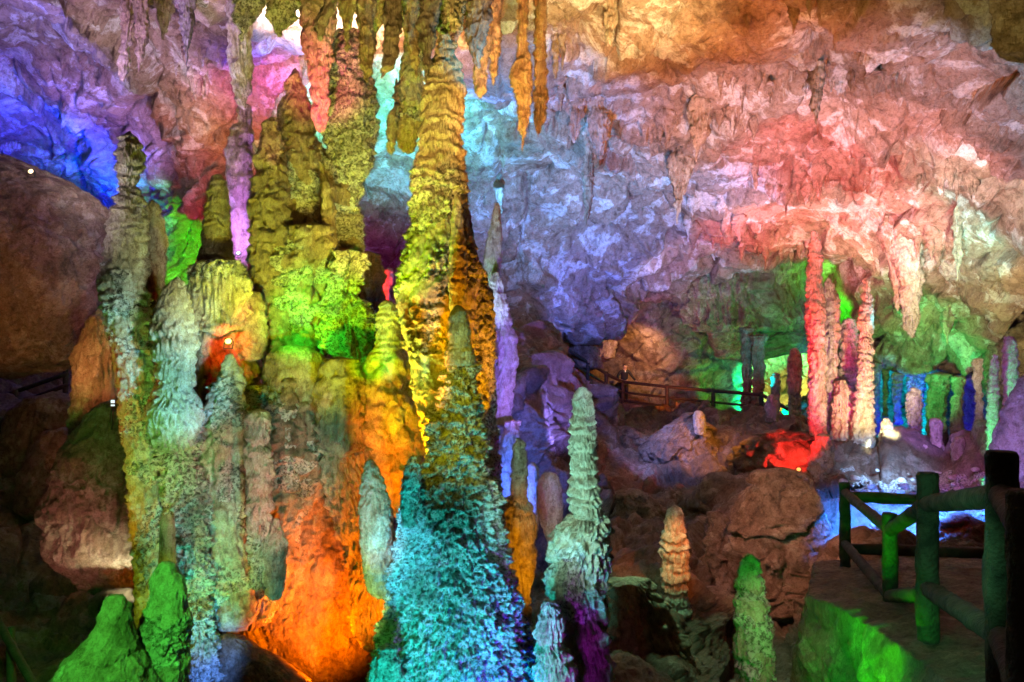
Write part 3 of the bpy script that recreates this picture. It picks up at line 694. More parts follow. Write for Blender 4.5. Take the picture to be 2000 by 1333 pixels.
form('coral_mound', 'lime green flowstone mound with coral on its left flank, right under the spires', 'coral mound',
     [(440, 560, 640), (470, 545, 650), (500, 535, 656), (540, 524, 650), (570, 512, 642), (600, 500, 640), (650, 492, 645), (690, 496, 646), (720, 512, 640), (760, 540, 625)], 11.5, M_TAN, seed=22, coral=(10, 11, (480, 780), -.05), scallop=(12, 30), rough=(8, 26), lump=(14, 50), flute=(9, 24), facet=(5, 40), ratio=.45)
form('coral_mound', 'leaf shaped lime green coral fan right of the main lime mound', 'coral mound',
     [(490, 662, 704), (520, 652, 712), (560, 636, 700), (590, 626, 714), (620, 618, 730), (655, 622, 738), (685, 640, 740), (705, 664, 732), (728, 690, 722)], 11.3, M_CORAL, seed=122, coral=(11, 12), scallop=(10, 30), rough=(9, 26), lump=(14, 44), flute=(9, 24), ratio=.4)
form('brown_flow', 'bare brown sheet of flowstone in the shade between the coral fan and the great column', 'flowstone',
     [(495, 690, 745), (540, 680, 752), (600, 690, 752), (660, 700, 748), (720, 700, 745)], 13.6, M_BOULD, seed=123, flute=(5, 14), rough=(4, 26), lump=(6, 40), ratio=.4)
form('round_mound', 'smooth lime and brown mound under the leafy coral mound', 'flowstone',
     [(676, 540, 600), (690, 524, 630), (730, 516, 650), (780, 520, 645), (830, 528, 640), (900, 530, 640)], 11.0, M_TAN, seed=23, rough=(4, 26), scallop=(6, 36), flute=(2, 9), ratio=.6)
form('tiered_mound', 'stalagmite with a lime tiered top on a body of scalloped orange mounds', SG,
     [(588, 749, 766), (597, 741, 773), (620, 738, 777), (650, 735, 781), (675, 733, 786), (692, 728, 790), (712, 712, 800), (740, 703, 806), (780, 701, 814), (820, 700, 826), (860, 706, 836), (890, 720, 832), (915, 733, 815), (940, 747, 800), (980, 764, 790), (1010, 770, 784)], 10.7, M_PALE, seed=24,
     tiers=(3, 14, .1, (580, 690)), scallop=(20, 38, (690, 1020)), rough=(1.5, 12), lump=(6, 60), ratio=.95)
form('red_stub', 'small red lit stub of rock in the gap behind the lime tiered top', SG,
     [(525, 749, 768), (545, 744, 766), (590, 738, 760), (640, 735, 762)], 15, M_TAN, seed=25, rough=(3, 14), flute=(2, 7), far=True)
# ---- central wall of small columns
form('curtain_block', 'brown flowstone block with a fringed hem in front of the orange mounds', 'flowstone',
     [(700, 640, 690), (715, 627, 703), (745, 621, 712), (780, 620, 716), (815, 622, 713), (850, 624, 711), (890, 628, 712)], 10.4, M_TAN, seed=26, scallop=(8, 34, (690, 800)), flute=(7, 7, (770, 900)), rough=(4, 18), lump=(6, 40), fringe=45, ratio=.75)
form('orange_curtain', 'orange flowstone curtain ending in a long fringe beside the cyan bullet', 'flowstone',
     [(850, 632, 698), (900, 628, 708), (960, 640, 732), (1040, 655, 762), (1060, 672, 768), (1120, 688, 770), (1180, 690, 770), (1240, 698, 765), (1285, 712, 752)], 10.7, M_PALE, seed=27, flute=(9, 8), tiers=(9, 60, 1.1), rough=(5, 20), fringe=60, lump=(6, 60), ratio=.7)
form('coral_pillar', 'grey green knobbly pillar with a smooth cone tip in the middle wall', CO,
     [(693, 444, 456), (710, 436, 466), (735, 428, 476), (760, 412, 478), (800, 400, 482), (860, 392, 476), (950, 388, 474), (1050, 400, 480), (1150, 410, 498), (1200, 420, 500), (1232, 440, 485)], 10.35, M_PALE, seed=28, coral=(9, 11, (740, 1300), .02), scallop=(8, 30, (690, 900)), rough=(5, 22), lump=(8, 40), flute=(3, 14, (880, 1200)))
form('stub_stalagmite', 'small flat topped beige stalagmite on the middle coral wall', SG,
     [(801, 492, 515), (808, 485, 523), (825, 483, 525), (860, 482, 525), (895, 480, 528), (930, 482, 530), (1010, 486, 528), (1110, 488, 526), (1150, 492, 522)], 10.0, M_PALE, seed=29, tiers=(6, 36, .8), rough=(3, 12), flute=(3, 5, (860, 1200)), lump=(6, 40), coral=(6, 9, (940, 1200), 0))
form('stub_stalagmite', 'slim smooth stalagmite stub behind and above the flat topped beige one', SG,
     [(741, 560, 570), (750, 552, 577), (790, 550, 580), (850, 550, 582), (960, 548, 584)], 10.7, M_TAN, seed=30, tiers=(4, 26, .4), rough=(3, 12), coral=(4, 9, (800, 960)), lump=(4, 30))
form('coral_wall', 'wide knobbly coral wall of merged columns in the middle of the cluster', CO,
     [(752, 490, 560), (790, 466, 625), (850, 456, 640), (930, 452, 645), (980, 450, 622), (1030, 448, 590), (1090, 444, 572), (1150, 440, 560), (1190, 442, 545), (1225, 455, 515)], 10.9, M_TAN, seed=31, coral=(11, 12, (730, 1250), .05), flute=(9, 24), rough=(6, 26), lump=(14, 50), facet=(7, 40), ratio=.5)
form('capped_stalagmite', 'small pear shaped stalagmite with a dark cone cap low on the coral wall', SG,
     [(1012, 536, 542), (1025, 530, 548), (1045, 522, 555), (1070, 512, 562), (1085, 513, 560), (1092, 520, 552), (1110, 514, 558), (1135, 516, 556), (1170, 524, 548)], 10.0, M_PALE, seed=32, rough=(2, 10), tiers=(4.5, 30, .7, (1050, 1180)), flute=(1.5, 5, (1055, 1180)))
form('orange_bulge', 'broad smooth orange lit rock bulge below the coral wall', BO,
     [(900, 560, 700), (960, 500, 740), (1080, 440, 770), (1150, 424, 775), (1210, 424, 775), (1250, 445, 768), (1290, 490, 748), (1330, 550, 722), (1370, 610, 690)], 11.9, M_TAN, seed=33, rough=(7, 40), lump=(9, 120), flute=(3, 22), facet=(6, 60), ratio=.4)
form('low_boulder', 'dark olive boulder at the foot of the orange rock bulge', BO,
     [(1240, 425, 465), (1260, 415, 500), (1300, 405, 560), (1350, 400, 620), (1450, 400, 640)], 10.2, M_BOULD, seed=34, rough=(4, 36), lump=(6, 70), ratio=.6)
form('bullet_stalagmite', 'smooth cyan bullet shaped stalagmite hanging off the coral cone, orange rock behind', SG,
     [(898, 719, 726), (908, 714, 734), (930, 707, 746), (955, 704, 753), (1000, 702, 765), (1045, 704, 769), (1080, 707, 769), (1115, 711, 766), (1140, 714, 768), (1155, 720, 770), (1168, 732, 762)], 8.4, M_PALE, seed=35, rough=(1.6, 10), coral=(1.6, 4), tiers=(2.2, 38, .6), flute=(1.0, 5, (1050, 1180)))
# ---- the great column and the coral cone
M1 = [(70, 862, 882), (96, 856, 884), (108, 850, 889), (120, 842, 897), (150, 834, 903), (200, 826, 906), (240, 824, 903), (280, 820, 900), (330, 808, 903), (400, 806, 908), (450, 800, 915), (500, 792, 930), (540, 782, 935), (560, 777, 932), (600, 777, 925), (640, 786, 930),
      (700, 800, 940), (760, 806, 950), (800, 815, 955), (850, 828, 960), (880, 838, 965), (1000, 850, 970)]
form('great_column', 'tallest column of the cave, tiered brown rings above and golden coral below', CO, M1, 9.2, M_PALE, seed=36,
     tiers=(6, 24, .45, (85, 420)), flute=(1.8, 5, (120, 420)), scallop=(9, 24, (260, 640)), coral=(13, 12, (330, 1010), -.12), rough=(3, 20), lump=(4, 60), ratio=.9)
form('coral_column', 'dark column crusted with orange coral right behind the great column', CO,
     [(500, 918, 935), (540, 916, 950), (580, 912, 962), (640, 915, 968), (700, 918, 966), (800, 922, 968), (900, 928, 974), (1000, 938, 984), (1120, 950, 1000)], 9.5, M_CORAL, seed=37, coral=(7, 11), rough=(4, 22))
form('slender_stalagmite', 'slender smooth beige stalagmite grown onto the front of the great column', SG,
     [(381, 890, 895), (395, 886, 900), (420, 883, 903), (480, 878, 909), (560, 876, 913), (620, 880, 906)], 8.75, M_PALE, seed=38, rough=(1.2, 10), tiers=(1.6, 30, .4, (430, 620)), coral=(2.5, 8, (450, 640), 0))
form('edge_rib', 'thin red brown rib of rock down the right edge of the great column', 'flowstone',
     [(320, 902, 908), (400, 900, 916), (460, 904, 926), (540, 914, 938), (600, 920, 945)], 9.5, M_TAN, seed=39, rough=(2.5, 14), flute=(2, 6))
form('stub_stalagmite', 'smooth sage green stalagmite sitting on top of the dark coral cone', SG,
     [(597, 887, 900), (606, 881, 908), (625, 877, 915), (655, 875, 919), (675, 877, 921), (690, 872, 926), (715, 870, 930)], 8.1, M_PALE, seed=40, rough=(1.2, 10), tiers=(1.6, 40, .3))
form('coral_cone', 'great cone of dark teal knobbly coral in the centre foreground', 'coral cone',
     [(684, 880, 916), (705, 870, 925), (735, 866, 930), (800, 858, 942), (850, 848, 950), (900, 832, 957), (940, 802, 965), (1000, 787, 975), (1060, 777, 985), (1120, 765, 1000), (1200, 752, 1020), (1260, 738, 1034), (1333, 722, 1045), (1420, 700, 1062), (1520, 690, 1080)],
     8.1, M_CORAL, seed=41, coral=(13, 10), rough=(8, 22), lump=(10, 60), flute=(5, 34), ratio=.8, step=2.0)
form('knobbly_stalagmite', 'knobbly finger of coral on the left flank of the coral cone', SG,
     [(890, 803, 813), (905, 794, 820), (940, 785, 822), (980, 783, 818), (1030, 786, 812)], 7.5, M_CORAL, seed=42, coral=(3, 8), rough=(3, 14))
form('knobbly_stalagmite', 'round pale cyan knobs at the bottom left foot of the coral cone', SG,
     [(1262, 745, 770), (1280, 732, 780), (1310, 722, 785), (1350, 718, 790), (1450, 710, 790)], 7.2, M_CORAL, seed=43, scallop=(6, 18), rough=(2, 14), coral=(2, 7))
# ---- right of the cone
form('pale_column', 'smooth pale stalactite above the purple fluted column', SC,
     [(395, 966, 976), (425, 962, 978), (440, 957, 979), (470, 949, 981), (510, 944, 980), (535, 946, 977), (558, 957, 968)], 14, M_PALE, seed=44, rough=(1.5, 12), flute=(1.2, 6))
form('fluted_column', 'purple fluted stalagmite column right of the great column', CO,
     [(533, 966, 972), (545, 956, 977), (580, 950, 988), (610, 960, 995), (640, 970, 1001), (662, 968, 1011), (700, 967, 1011), (750, 966, 1004), (785, 968, 998), (830, 965, 1000)], 13.6, M_PALE, seed=45, tiers=(4, 40, .5), flute=(2.4, 6), rough=(2, 14))
form('blue_stalagmite', 'bright blue lit drapery rock behind the amber stalagmites', SG,
     [(822, 990, 1014), (845, 982, 1016), (870, 976, 1008), (920, 972, 1000), (975, 970, 1002), (1040, 972, 1005)], 13, M_PALE, seed=46, rough=(3, 16), flute=(3, 8), lump=(3, 24))
form('amber_stalagmite', 'slim banded amber stalagmite standing on a fatter fringed one', SG,
     [(856, 1009, 1018), (868, 1004, 1025), (900, 1000, 1030), (940, 998, 1030), (980, 998, 1028)], 10, M_PALE, seed=47, tiers=(2.4, 24, .4), flute=(1.2, 5), rough=(1.4, 10))
form('amber_stalagmite', 'fat amber stalagmite with a golden fringed belly beside the coral cone', SG,
     [(972, 988, 1028), (985, 983, 1036), (1010, 981, 1043), (1060, 983, 1045), (1100, 990, 1044), (1135, 1003, 1040), (1165, 1012, 1032), (1230, 1014, 1034)], 10.05, M_PALE, seed=48, tiers=(5, 34, .7), flute=(2.5, 6), rough=(3, 16))
form('rounded_stalagmite', 'small narrow violet stalagmite left of the rounded purple one', SG,
     [(904, 1036, 1044), (914, 1030, 1051), (940, 1027, 1054), (970, 1027, 1053), (1040, 1028, 1052)], 12.6, M_PALE, seed=49, rough=(1, 10))
form('rounded_stalagmite', 'rounded purple stalagmite like a rabbit ear in the dark centre', SG,
     [(923, 1064, 1082), (932, 1055, 1090), (950, 1049, 1096), (990, 1048, 1100), (1025, 1056, 1098), (1055, 1068, 1092), (1075, 1074, 1088)], 12, M_PALE, seed=50, rough=(1, 12), flute=(1.4, 6, (990, 1090)), ratio=.7)
form('pale_stalagmite', 'tall slim mint green stalagmite with stacked tiers standing on a bulky base', SG,
     [(756, 1133, 1143), (765, 1126, 1150), (785, 1120, 1156), (830, 1116, 1160), (880, 1114, 1163), (910, 1117, 1163), (940, 1114, 1168), (985, 1114, 1174), (1012, 1118, 1175)], 8, M_PALE, seed=51, tiers=(6, 23, .55), flute=(2.2, 4.5), rough=(2.4, 10), lump=(2, 30))
form('bulky_stalagmite', 'bulky teal and rose flowstone base under the tall slim mint stalagmite', SG,
     [(1000, 1120, 1172), (1010, 1108, 1181), (1035, 1090, 1185), (1065, 1077, 1185), (1110, 1074, 1182), (1140, 1071, 1178), (1165, 1080, 1180), (1200, 1090, 1182), (1280, 1112, 1187), (1380, 1122, 1192), (1480, 1120, 1195)], 8.05, M_PALE, seed=52,
     tiers=(9, 52, 1.0), flute=(4.5, 7), rough=(5, 18), lump=(7, 40), coral=(3, 9, (1060, 1200), .05))
form('small_stalagmite', 'small pale blue stalagmite with two drip skirts at the bottom centre', SG,
     [(1172, 1066, 1076), (1185, 1058, 1090), (1210, 1052, 1099), (1240, 1050, 1100), (1258, 1051, 1094), (1270, 1048, 1108), (1310, 1044, 1122), (1400, 1042, 1130), (1480, 1042, 1130)], 7.4, M_PALE, seed=53, tiers=(6, 48, .9), flute=(3, 5), rough=(3, 14), lump=(3, 24))
form('beige_stalagmite', 'beige tiered stalagmite standing alone on the dark slope', SG,
     [(989, 1311, 1323), (998, 1303, 1332), (1030, 1297, 1337), (1060, 1293, 1341), (1092, 1291, 1343), (1100, 1294, 1343), (1130, 1294, 1344), (1158, 1300, 1340), (1200, 1304, 1350), (1235, 1306, 1352)], 12, M_PALE, seed=54, tiers=(5.5, 25, .5, (1040, 1260)), flute=(2.4, 5), rough=(2.5, 12), lump=(3, 30))
form('green_stalagmite', 'green lit stalagmite with a rose edge near the bottom right of the pit', SG,
     [(1084, 1460, 1470), (1095, 1450, 1480), (1120, 1444, 1486), (1160, 1438, 1492), (1195, 1438, 1500), (1230, 1438, 1509), (1270, 1434, 1508), (1333, 1444, 1508), (1420, 1446, 1510), (1500, 1446, 1510)], 7, M_PALE, seed=55, tiers=(6, 40, .6), rough=(3.5, 13), coral=(3, 6, (1080, 1400), -.1), lump=(4, 36), flute=(1.2, 6, (1150, 1500)))
# ---- boulders in the middle distance
form('violet_boulder', 'leaning violet and tan boulder in the middle distance', BO,
     [(808, 1340, 1375), (830, 1302, 1386), (860, 1264, 1400), (885, 1254, 1412), (905, 1268, 1424), (930, 1292, 1430), (950, 1318, 1430), (965, 1350, 1420)], 22, M_BOULD, ratio=.8, seed=56, rough=(6, 30), lump=(9, 60), facet=(12, 55), step=1.7)
form('stub_stalagmite', 'little pale stub standing on the violet and tan boulder', SG,
     [(803, 1360, 1370), (812, 1354, 1377), (830, 1354, 1378), (850, 1358, 1376)], 21.2, M_PALE, seed=57, rough=(1, 9), step=1.6)
form('red_boulder', 'dark mound of rock splashed with red light at the foot of the red column', BO,
     [(842, 1500, 1560), (862, 1450, 1600), (890, 1430, 1625), (925, 1440, 1625), (950, 1460, 1600)], 20, M_FLOOR, ratio=.5, seed=58, rough=(8, 22), lump=(8, 70), facet=(18, 50), box=.6, step=1.8)
form('lilac_rock', 'lilac and blue lit jagged rock under the red column', BO,
     [(850, 1596, 1622), (870, 1588, 1630), (900, 1580, 1630), (925, 1586, 1616), (945, 1594, 1606)], 17.6, M_PALE, seed=59, rough=(6, 18), coral=(3, 7), step=1.8)
form('salmon_boulder', 'large reddish brown boulder in the middle right above the pit', BO,
     [(918, 1490, 1555), (935, 1466, 1585), (970, 1452, 1600), (1010, 1442, 1614), (1060, 1434, 1634), (1110, 1430, 1646), (1150, 1434, 1640), (1185, 1462, 1610), (1208, 1500, 1585), (1216, 1530, 1570)], 13.4, M_BOULD, ratio=.5, seed=60, rough=(4, 30), lump=(5, 120), facet=(26, 120), box=.5)
for k, (rows, D, lab) in enumerate([
    ([(835, 1190, 1240), (860, 1160, 1270), (900, 1150, 1290), (940, 1165, 1280)], 24, 'dim brown boulder on the slope between the mint stalagmite and the violet boulder'),
    ([(1000, 1385, 1420), (1050, 1372, 1442), (1120, 1375, 1450), (1190, 1392, 1445), (1240, 1400, 1430)], 14.8, 'tall olive rock face left of the reddish brown boulder'),
    ([(960, 1200, 1270), (1000, 1180, 1300), (1060, 1175, 1310), (1120, 1200, 1300)], 17.5, 'dark boulder behind the beige tiered stalagmite'),
    ([(1130, 1190, 1260), (1180, 1185, 1300), (1250, 1180, 1340), (1330, 1180, 1370), (1450, 1180, 1390)], 10.5, 'dark fluted rock apron below the beige tiered stalagmite'),
    ([(1002, 1865, 1900), (1020, 1842, 1922), (1050, 1830, 1938), (1085, 1826, 1945)], 12.0, 'low dark dome of rock behind the right hand railing')]):
    form('dark_boulder', lab, BO, rows, D, M_BOULD if k != 3 else M_TAN, seed=61 + k, rough=(7, 30), lump=(10, 60), facet=(16, 60), ratio=.7, flute=(6, 16) if k == 3 else None)
# ---- hanging curtain and overhang at the back
form('rock_curtain', 'wide hanging curtain of fluted rock under the ceiling rim at the back', 'flowstone',
     [(495, 1340, 1640), (520, 1318, 1640), (560, 1300, 1640), (600, 1322, 1636), (630, 1345, 1625), (650, 1362, 1610)], 34, M_WALL, ratio=.25, seed=70, flute=(9, 16), rough=(5, 30), tiers=(6, 60, .8), box=.6, step=1.8, lump=(6, 50))
form('rock_overhang', 'green lit overhanging rock beneath the fluted curtain', 'rock ledge',
     [(628, 1370, 1640), (650, 1378, 1640), (672, 1388, 1635), (690, 1400, 1560), (705, 1420, 1480)], 34.5, M_WALL, ratio=.25, seed=71, rough=(7, 30), scallop=(8, 50), box=.6, step=1.8)
form('far_column', 'dark column joining the overhang to the ledge behind the level railing', CO,
     [(640, 1442, 1476), (665, 1446, 1470), (700, 1449, 1467), (770, 1450, 1466), (800, 1448, 1470)], 31, M_WALL, seed=72, flute=(3, 6), rough=(3, 12), lump=(4, 26), step=1.6)
form('far_column', 'olive column just right of its dark neighbour behind the level railing', CO,
     [(655, 1466, 1500), (680, 1470, 1492), (730, 1470, 1494), (775, 1472, 1492), (805, 1470, 1496)], 30.5, M_WALL, seed=73, flute=(3, 6), rough=(3, 12), lump=(4, 30), step=1.6)
form('far_boulder', 'lit pale rock slab left of the person on the walkway', BO,
     [(628, 1180, 1202), (645, 1172, 1206), (670, 1170, 1204), (700, 1168, 1200)], 37, M_FAR, seed=74, rough=(4, 14), step=1.7)
form('wall_buttress', 'jutting brown rock buttress above the person on the walkway', BO,
     [(575, 1275, 1310), (600, 1225, 1322), (640, 1215, 1332), (700, 1212, 1340), (770, 1215, 1350)], 38.5, M_FAR, ratio=.3, seed=75, rough=(4, 18), flute=(7, 15), lump=(5, 60), box=.55, tiers=(4, 50, .7), step=1.7)
form('blue_pillar', 'pale blue pillar at the left end of the far walkway wall', CO,
     [(555, 1209, 1216), (575, 1205, 1222), (630, 1204, 1222), (660, 1206, 1222)], 35.5, M_FAR, seed=76, rough=(2, 10), flute=(2, 6), step=1.6)
form('dark_arch_rock', 'rounded dark rock at the top of the descending stairs', BO,
     [(630, 1145, 1165), (650, 1120, 1175), (680, 1112, 1165), (720, 1120, 1180)], 33.5, M_BOULD, seed=77, rough=(4, 20), step=1.8)
form('dark_arch_rock', 'rounded reddish rock left of the top of the descending stairs', BO,
     [(628, 1048, 1070), (645, 1035, 1090), (670, 1030, 1100), (695, 1036, 1104)], 27, M_BOULD, seed=78, rough=(4, 20), step=1.8)
# ---- the right hand group
R = [('ringed_column', 'tallest red lit ringed column of the right hand group', CO, [(452, 1588, 1594), (470, 1584, 1599), (498, 1577, 1604), (520, 1578, 1605), (560, 1578, 1606), (590, 1575, 1611), (612, 1573, 1612), (650, 1578, 1612), (750, 1580, 1612), (850, 1581, 1613), (875, 1578, 1616)], 20, dict(tiers=(2.2, 21, .5), flute=(1.2, 5), rough=(2.2, 10), lump=(2.5, 40), ratio=1)),
     ('ringed_column', 'violet column with a dark cone head close behind the tallest red column', CO, [(545, 1613, 1622), (565, 1609, 1630), (590, 1609, 1638), (615, 1611, 1640), (650, 1612, 1637), (700, 1612, 1635), (800, 1612, 1633), (880, 1610, 1636)], 20.6, dict(tiers=(3.4, 30, .6), rough=(2.4, 12), lump=(3, 34))),
     ('ringed_column', 'stubby pink and dark flat topped column between the violet and the white ones', CO, [(623, 1648, 1668), (640, 1643, 1674), (700, 1642, 1675), (760, 1640, 1678), (840, 1636, 1686)], 20.9, dict(tiers=(3, 18, .4), rough=(3, 14), coral=(2, 7))),
     ('ringed_column', 'brightest white lit column with a thin twisted neck', CO, [(543, 1688, 1694), (565, 1686, 1697), (585, 1685, 1699), (600, 1681, 1701), (615, 1677, 1704), (660, 1680, 1703), (675, 1677, 1707), (700, 1680, 1702), (740, 1676, 1704), (790, 1671, 1703), (830, 1665, 1706), (890, 1660, 1707)], 19.6, dict(tiers=(3, 19, .6), rough=(2.4, 10), lump=(3, 30), coral=(1.5, 6))),
     ('column_foot', 'fluted white lit flowstone base joining the three right hand columns', 'flowstone', [(745, 1636, 1652), (775, 1630, 1672), (810, 1626, 1690), (850, 1625, 1702), (888, 1628, 1708)], 20.2, dict(flute=(4, 7), rough=(3, 14), tiers=(3, 24, .5), ratio=.7)),
     ('small_stalagmite', 'short cone stalagmite glowing white in front of the right hand columns', SG, [(817, 1728, 1735), (826, 1722, 1741), (845, 1719, 1746), (870, 1716, 1748), (900, 1715, 1749)], 19, dict(tiers=(1.8, 20, .3), rough=(1, 8))),
     ('twisted_stalagmite', 'rough violet barrel shaped stalagmite right of the short white cone', SG, [(757, 1781, 1793), (768, 1774, 1797), (790, 1771, 1799), (820, 1774, 1797), (850, 1777, 1797), (862, 1772, 1800), (900, 1768, 1808)], 20, dict(coral=(2.5, 6), tiers=(2.5, 14, .4), rough=(2, 10))),
     ('flat_stalagmite', 'flat topped blue capped stump in the dark right of the violet barrel', SG, [(818, 1818, 1834), (826, 1814, 1841), (850, 1818, 1838), (900, 1816, 1848), (935, 1812, 1850)], 19, dict(rough=(2, 12), coral=(1.5, 6))),
     ('flat_stalagmite', 'dim flat topped stump, the rightmost of the stumps in the dark hollow', SG, [(853, 1862, 1882), (862, 1858, 1886), (890, 1860, 1886), (930, 1856, 1892)], 18, dict(rough=(2, 12))),
     ('thin_stalagmite', 'slim mint green stalagmite at the far right above the railing', SG, [(694, 1940, 1947), (705, 1937, 1949), (730, 1932, 1949), (760, 1929, 1949), (850, 1928, 1949), (905, 1926, 1950)], 16.5, dict(tiers=(2, 16, .3), flute=(1, 5), rough=(1.6, 9), coral=(1.5, 6))),
     ('thin_stalagmite', 'dusky violet ringed stalagmite right of the slim mint one', SG, [(658, 1966, 1980), (672, 1960, 1984), (710, 1958, 1987), (760, 1962, 1986), (810, 1960, 1988)], 17, dict(tiers=(2.2, 18, .3), rough=(2, 10))),
     ('edge_boulder', 'sloping violet and brown boulder at the right edge above the railing', BO, [(728, 2010, 2050), (760, 1988, 2080), (800, 1966, 2100), (840, 1950, 2110), (900, 1942, 2120), (960, 1940, 2120)], 12, dict(rough=(5, 30), lump=(6, 60), flute=(2, 14))),
     ('far_stalagmite', 'brown cone capped stalagmite in front of the teal chamber', SG, [(681, 1549, 1556), (692, 1541, 1564), (712, 1538, 1565), (760, 1539, 1564), (800, 1542, 1563), (840, 1540, 1566)], 24, dict(rough=(1.4, 10), tiers=(1.4, 18, .3))),
     ('far_stalagmite', 'short reddish stump at the right end of the level railing', SG, [(771, 1502, 1512), (782, 1496, 1518), (800, 1494, 1520), (826, 1494, 1520)], 23, dict(rough=(1.4, 10))),
     ('grotto_column', 'olive column standing in the blue grotto', CO, [(728, 1742, 1764), (745, 1743, 1761), (770, 1744, 1760), (800, 1746, 1758), (830, 1744, 1762)], 27, dict(rough=(1.4, 10), tiers=(1.4, 16, .3))),
     ('grotto_column', 'dark column at the left side of the blue grotto', CO, [(708, 1698, 1722), (740, 1702, 1718), (790, 1702, 1716), (850, 1698, 1722)], 27.5, dict(rough=(1.8, 10))),
     ('grotto_column', 'thick dark column at the right side of the blue grotto', CO, [(730, 1812, 1860), (760, 1815, 1850), (820, 1812, 1846), (900, 1806, 1856)], 24.5, dict(rough=(4, 16), flute=(2, 8))),
     ('grotto_column', 'dim column nearest the black hollow right of the blue grotto', CO, [(735, 1858, 1885), (770, 1862, 1880), (830, 1858, 1880), (900, 1850, 1886)], 23.5, dict(rough=(3, 14))),
     ('grotto_column', 'slim dark column right against the left edge of the blue grotto arch', CO, [(712, 1722, 1738), (740, 1724, 1735), (790, 1725, 1733), (850, 1720, 1736)], 28, dict(rough=(2, 10), lump=(2, 20))),
     ('grotto_column', 'knobbly blue lit drapery hanging in the middle of the blue grotto arch', SC, [(705, 1762, 1808), (735, 1772, 1806), (765, 1778, 1804), (800, 1786, 1800), (815, 1790, 1796)], 27.5, dict(rough=(3, 12), flute=(3, 7), coral=(3, 7))),
     ('far_stalagmite', 'dark stump between the far columns and the cone capped brown stalagmite', SG, [(728, 1510, 1520), (742, 1506, 1524), (790, 1508, 1522), (830, 1504, 1526)], 26.5, dict(rough=(2, 10), lump=(2, 20))),
     ('far_stalagmite', 'low knobbly stump in the dark left of the flat blue capped one', SG, [(868, 1798, 1810), (880, 1794, 1814), (905, 1794, 1816), (940, 1790, 1818)], 18.6, dict(rough=(2, 10), coral=(2, 7))),
     ('far_column', 'dim leaning column behind the slim mint stalagmite', CO, [(700, 1900, 1922), (740, 1903, 1918), (800, 1906, 1920), (880, 1902, 1926)], 22, dict(rough=(3, 12), lump=(3, 26))),
     ]
for k, (nm, lab, cat, rows, D, kw) in enumerate(R):
    mt = M_BOULD if cat == BO else (M_WALL if nm == 'grotto_column' else (M_TAN if nm in ('far_stalagmite', 'flat_stalagmite') else M_PALE))
    kw = dict(kw); kw.setdefault('step', 1.7)
    form(nm, lab, cat, rows, D, mt, seed=80 + k, **kw)
# ------------------------------------------------------------------ stalactites
_cu = CX + CEILP[:, 0] / CEILP[:, 1] * F; _cv = CY - (CEILP[:, 2] - CZ) / CEILP[:, 1] * F
def ceil_depth(px, py):
    """depth of the rough ceiling at a photo pixel: the nearest surface found there"""
    m = (np.abs(_cu - px) < 5) & (np.abs(_cv - py) < 5)
    if not m.any(): return float(rbf(CEIL, np.array([float(px)]), np.array([float(py)]))[0])
    return float(CEILP[m, 1].min())
def stc(label, rows, D=None, mat=None, group=None, name='stalactite', up=None, **kw):
    rows = sorted(rows); (ty, tl, tr) = rows[0]; cxm = (tl + tr) / 2; auto = D is None
    if D is None: D = ceil_depth(cxm, ty) - .12
    if up is None: up = 16
    w = tr - tl
    if auto or up < 60:
        D = min(D, ceil_depth(cxm, ty) + .05) if not auto else D + .17
        u = max(up * 1.3, w * 1.1); prof = [(1.0, .10), (.6, .26), (.25, .44)]
        rows = [(ty - u * a_, cxm - w * b_, cxm + w * b_) for a_, b_ in prof] + rows
        D = [(ty - u * a_, max(D - .3, min(D + .7, ceil_depth(cxm, ty - u * a_) + .10))) for a_, b_ in prof] + [(ty + w * .2, D), (rows[-1][0], D)]
    else:
        rows = [(ty - up, tl - w * .12, tr + w * .12)] + rows
    kw.setdefault('rough', (2.8, 11)); kw.setdefault('flute', (2.8, 6)); kw.setdefault('lump', (min(6, w * .18), 28))
    return form(name, label, SC, rows, D, mat or M_TAN, group=group, **kw)

stc('hooked dark grey stalactite with a bent tip, leftmost of the dark ones at the top', [(0, 634, 655), (25, 620, 648), (45, 611, 639), (58, 612, 634), (70, 619, 630), (80, 623, 626)], 9, M_GREY, up=330, seed=101, rough=(2.5, 14))
stc('long dark plum stalactite with a chipped tip, widest of the dark ones at the top', [(0, 752, 784), (60, 749, 783), (100, 747, 778), (128, 745, 770), (142, 743, 756), (155, 742, 746)], 8.8, M_GREY, up=330, seed=102, rough=(3, 14), coral=(1.5, 7))
stc('slim tan stalactite left of the long plum one', [(0, 698, 735), (40, 699, 730), (90, 700, 729), (135, 705, 726), (160, 714, 719)], 9.6, M_TAN, up=300, seed=103, tiers=(2, 40, .3))
stc('short pointed ochre stalactite between the dark hooked and the slim tan one', [(0, 660, 700), (40, 667, 688), (80, 671, 684), (103, 676, 680)], 10.5, M_TAN, up=260, seed=104)
stc('broad ochre stalactite curtain just left of the long plum one', [(0, 712, 752), (25, 714, 750), (60, 716, 740), (92, 718, 728)], 10.2, M_TAN, up=280, seed=105)
stc('grey mottled stalactite with a needle tip above the great column', [(0, 818, 862), (40, 817, 852), (80, 820, 848), (115, 826, 842), (145, 829, 836), (160, 831, 834)], 8.9, M_GREY, up=330, seed=106, coral=(2, 7))
stc('ochre drip stalactite tapering beside the grey mottled one', [(0, 785, 822), (50, 787, 815), (100, 795, 818), (130, 806, 818), (152, 810, 815)], 9.4, M_TAN, up=320, seed=107)
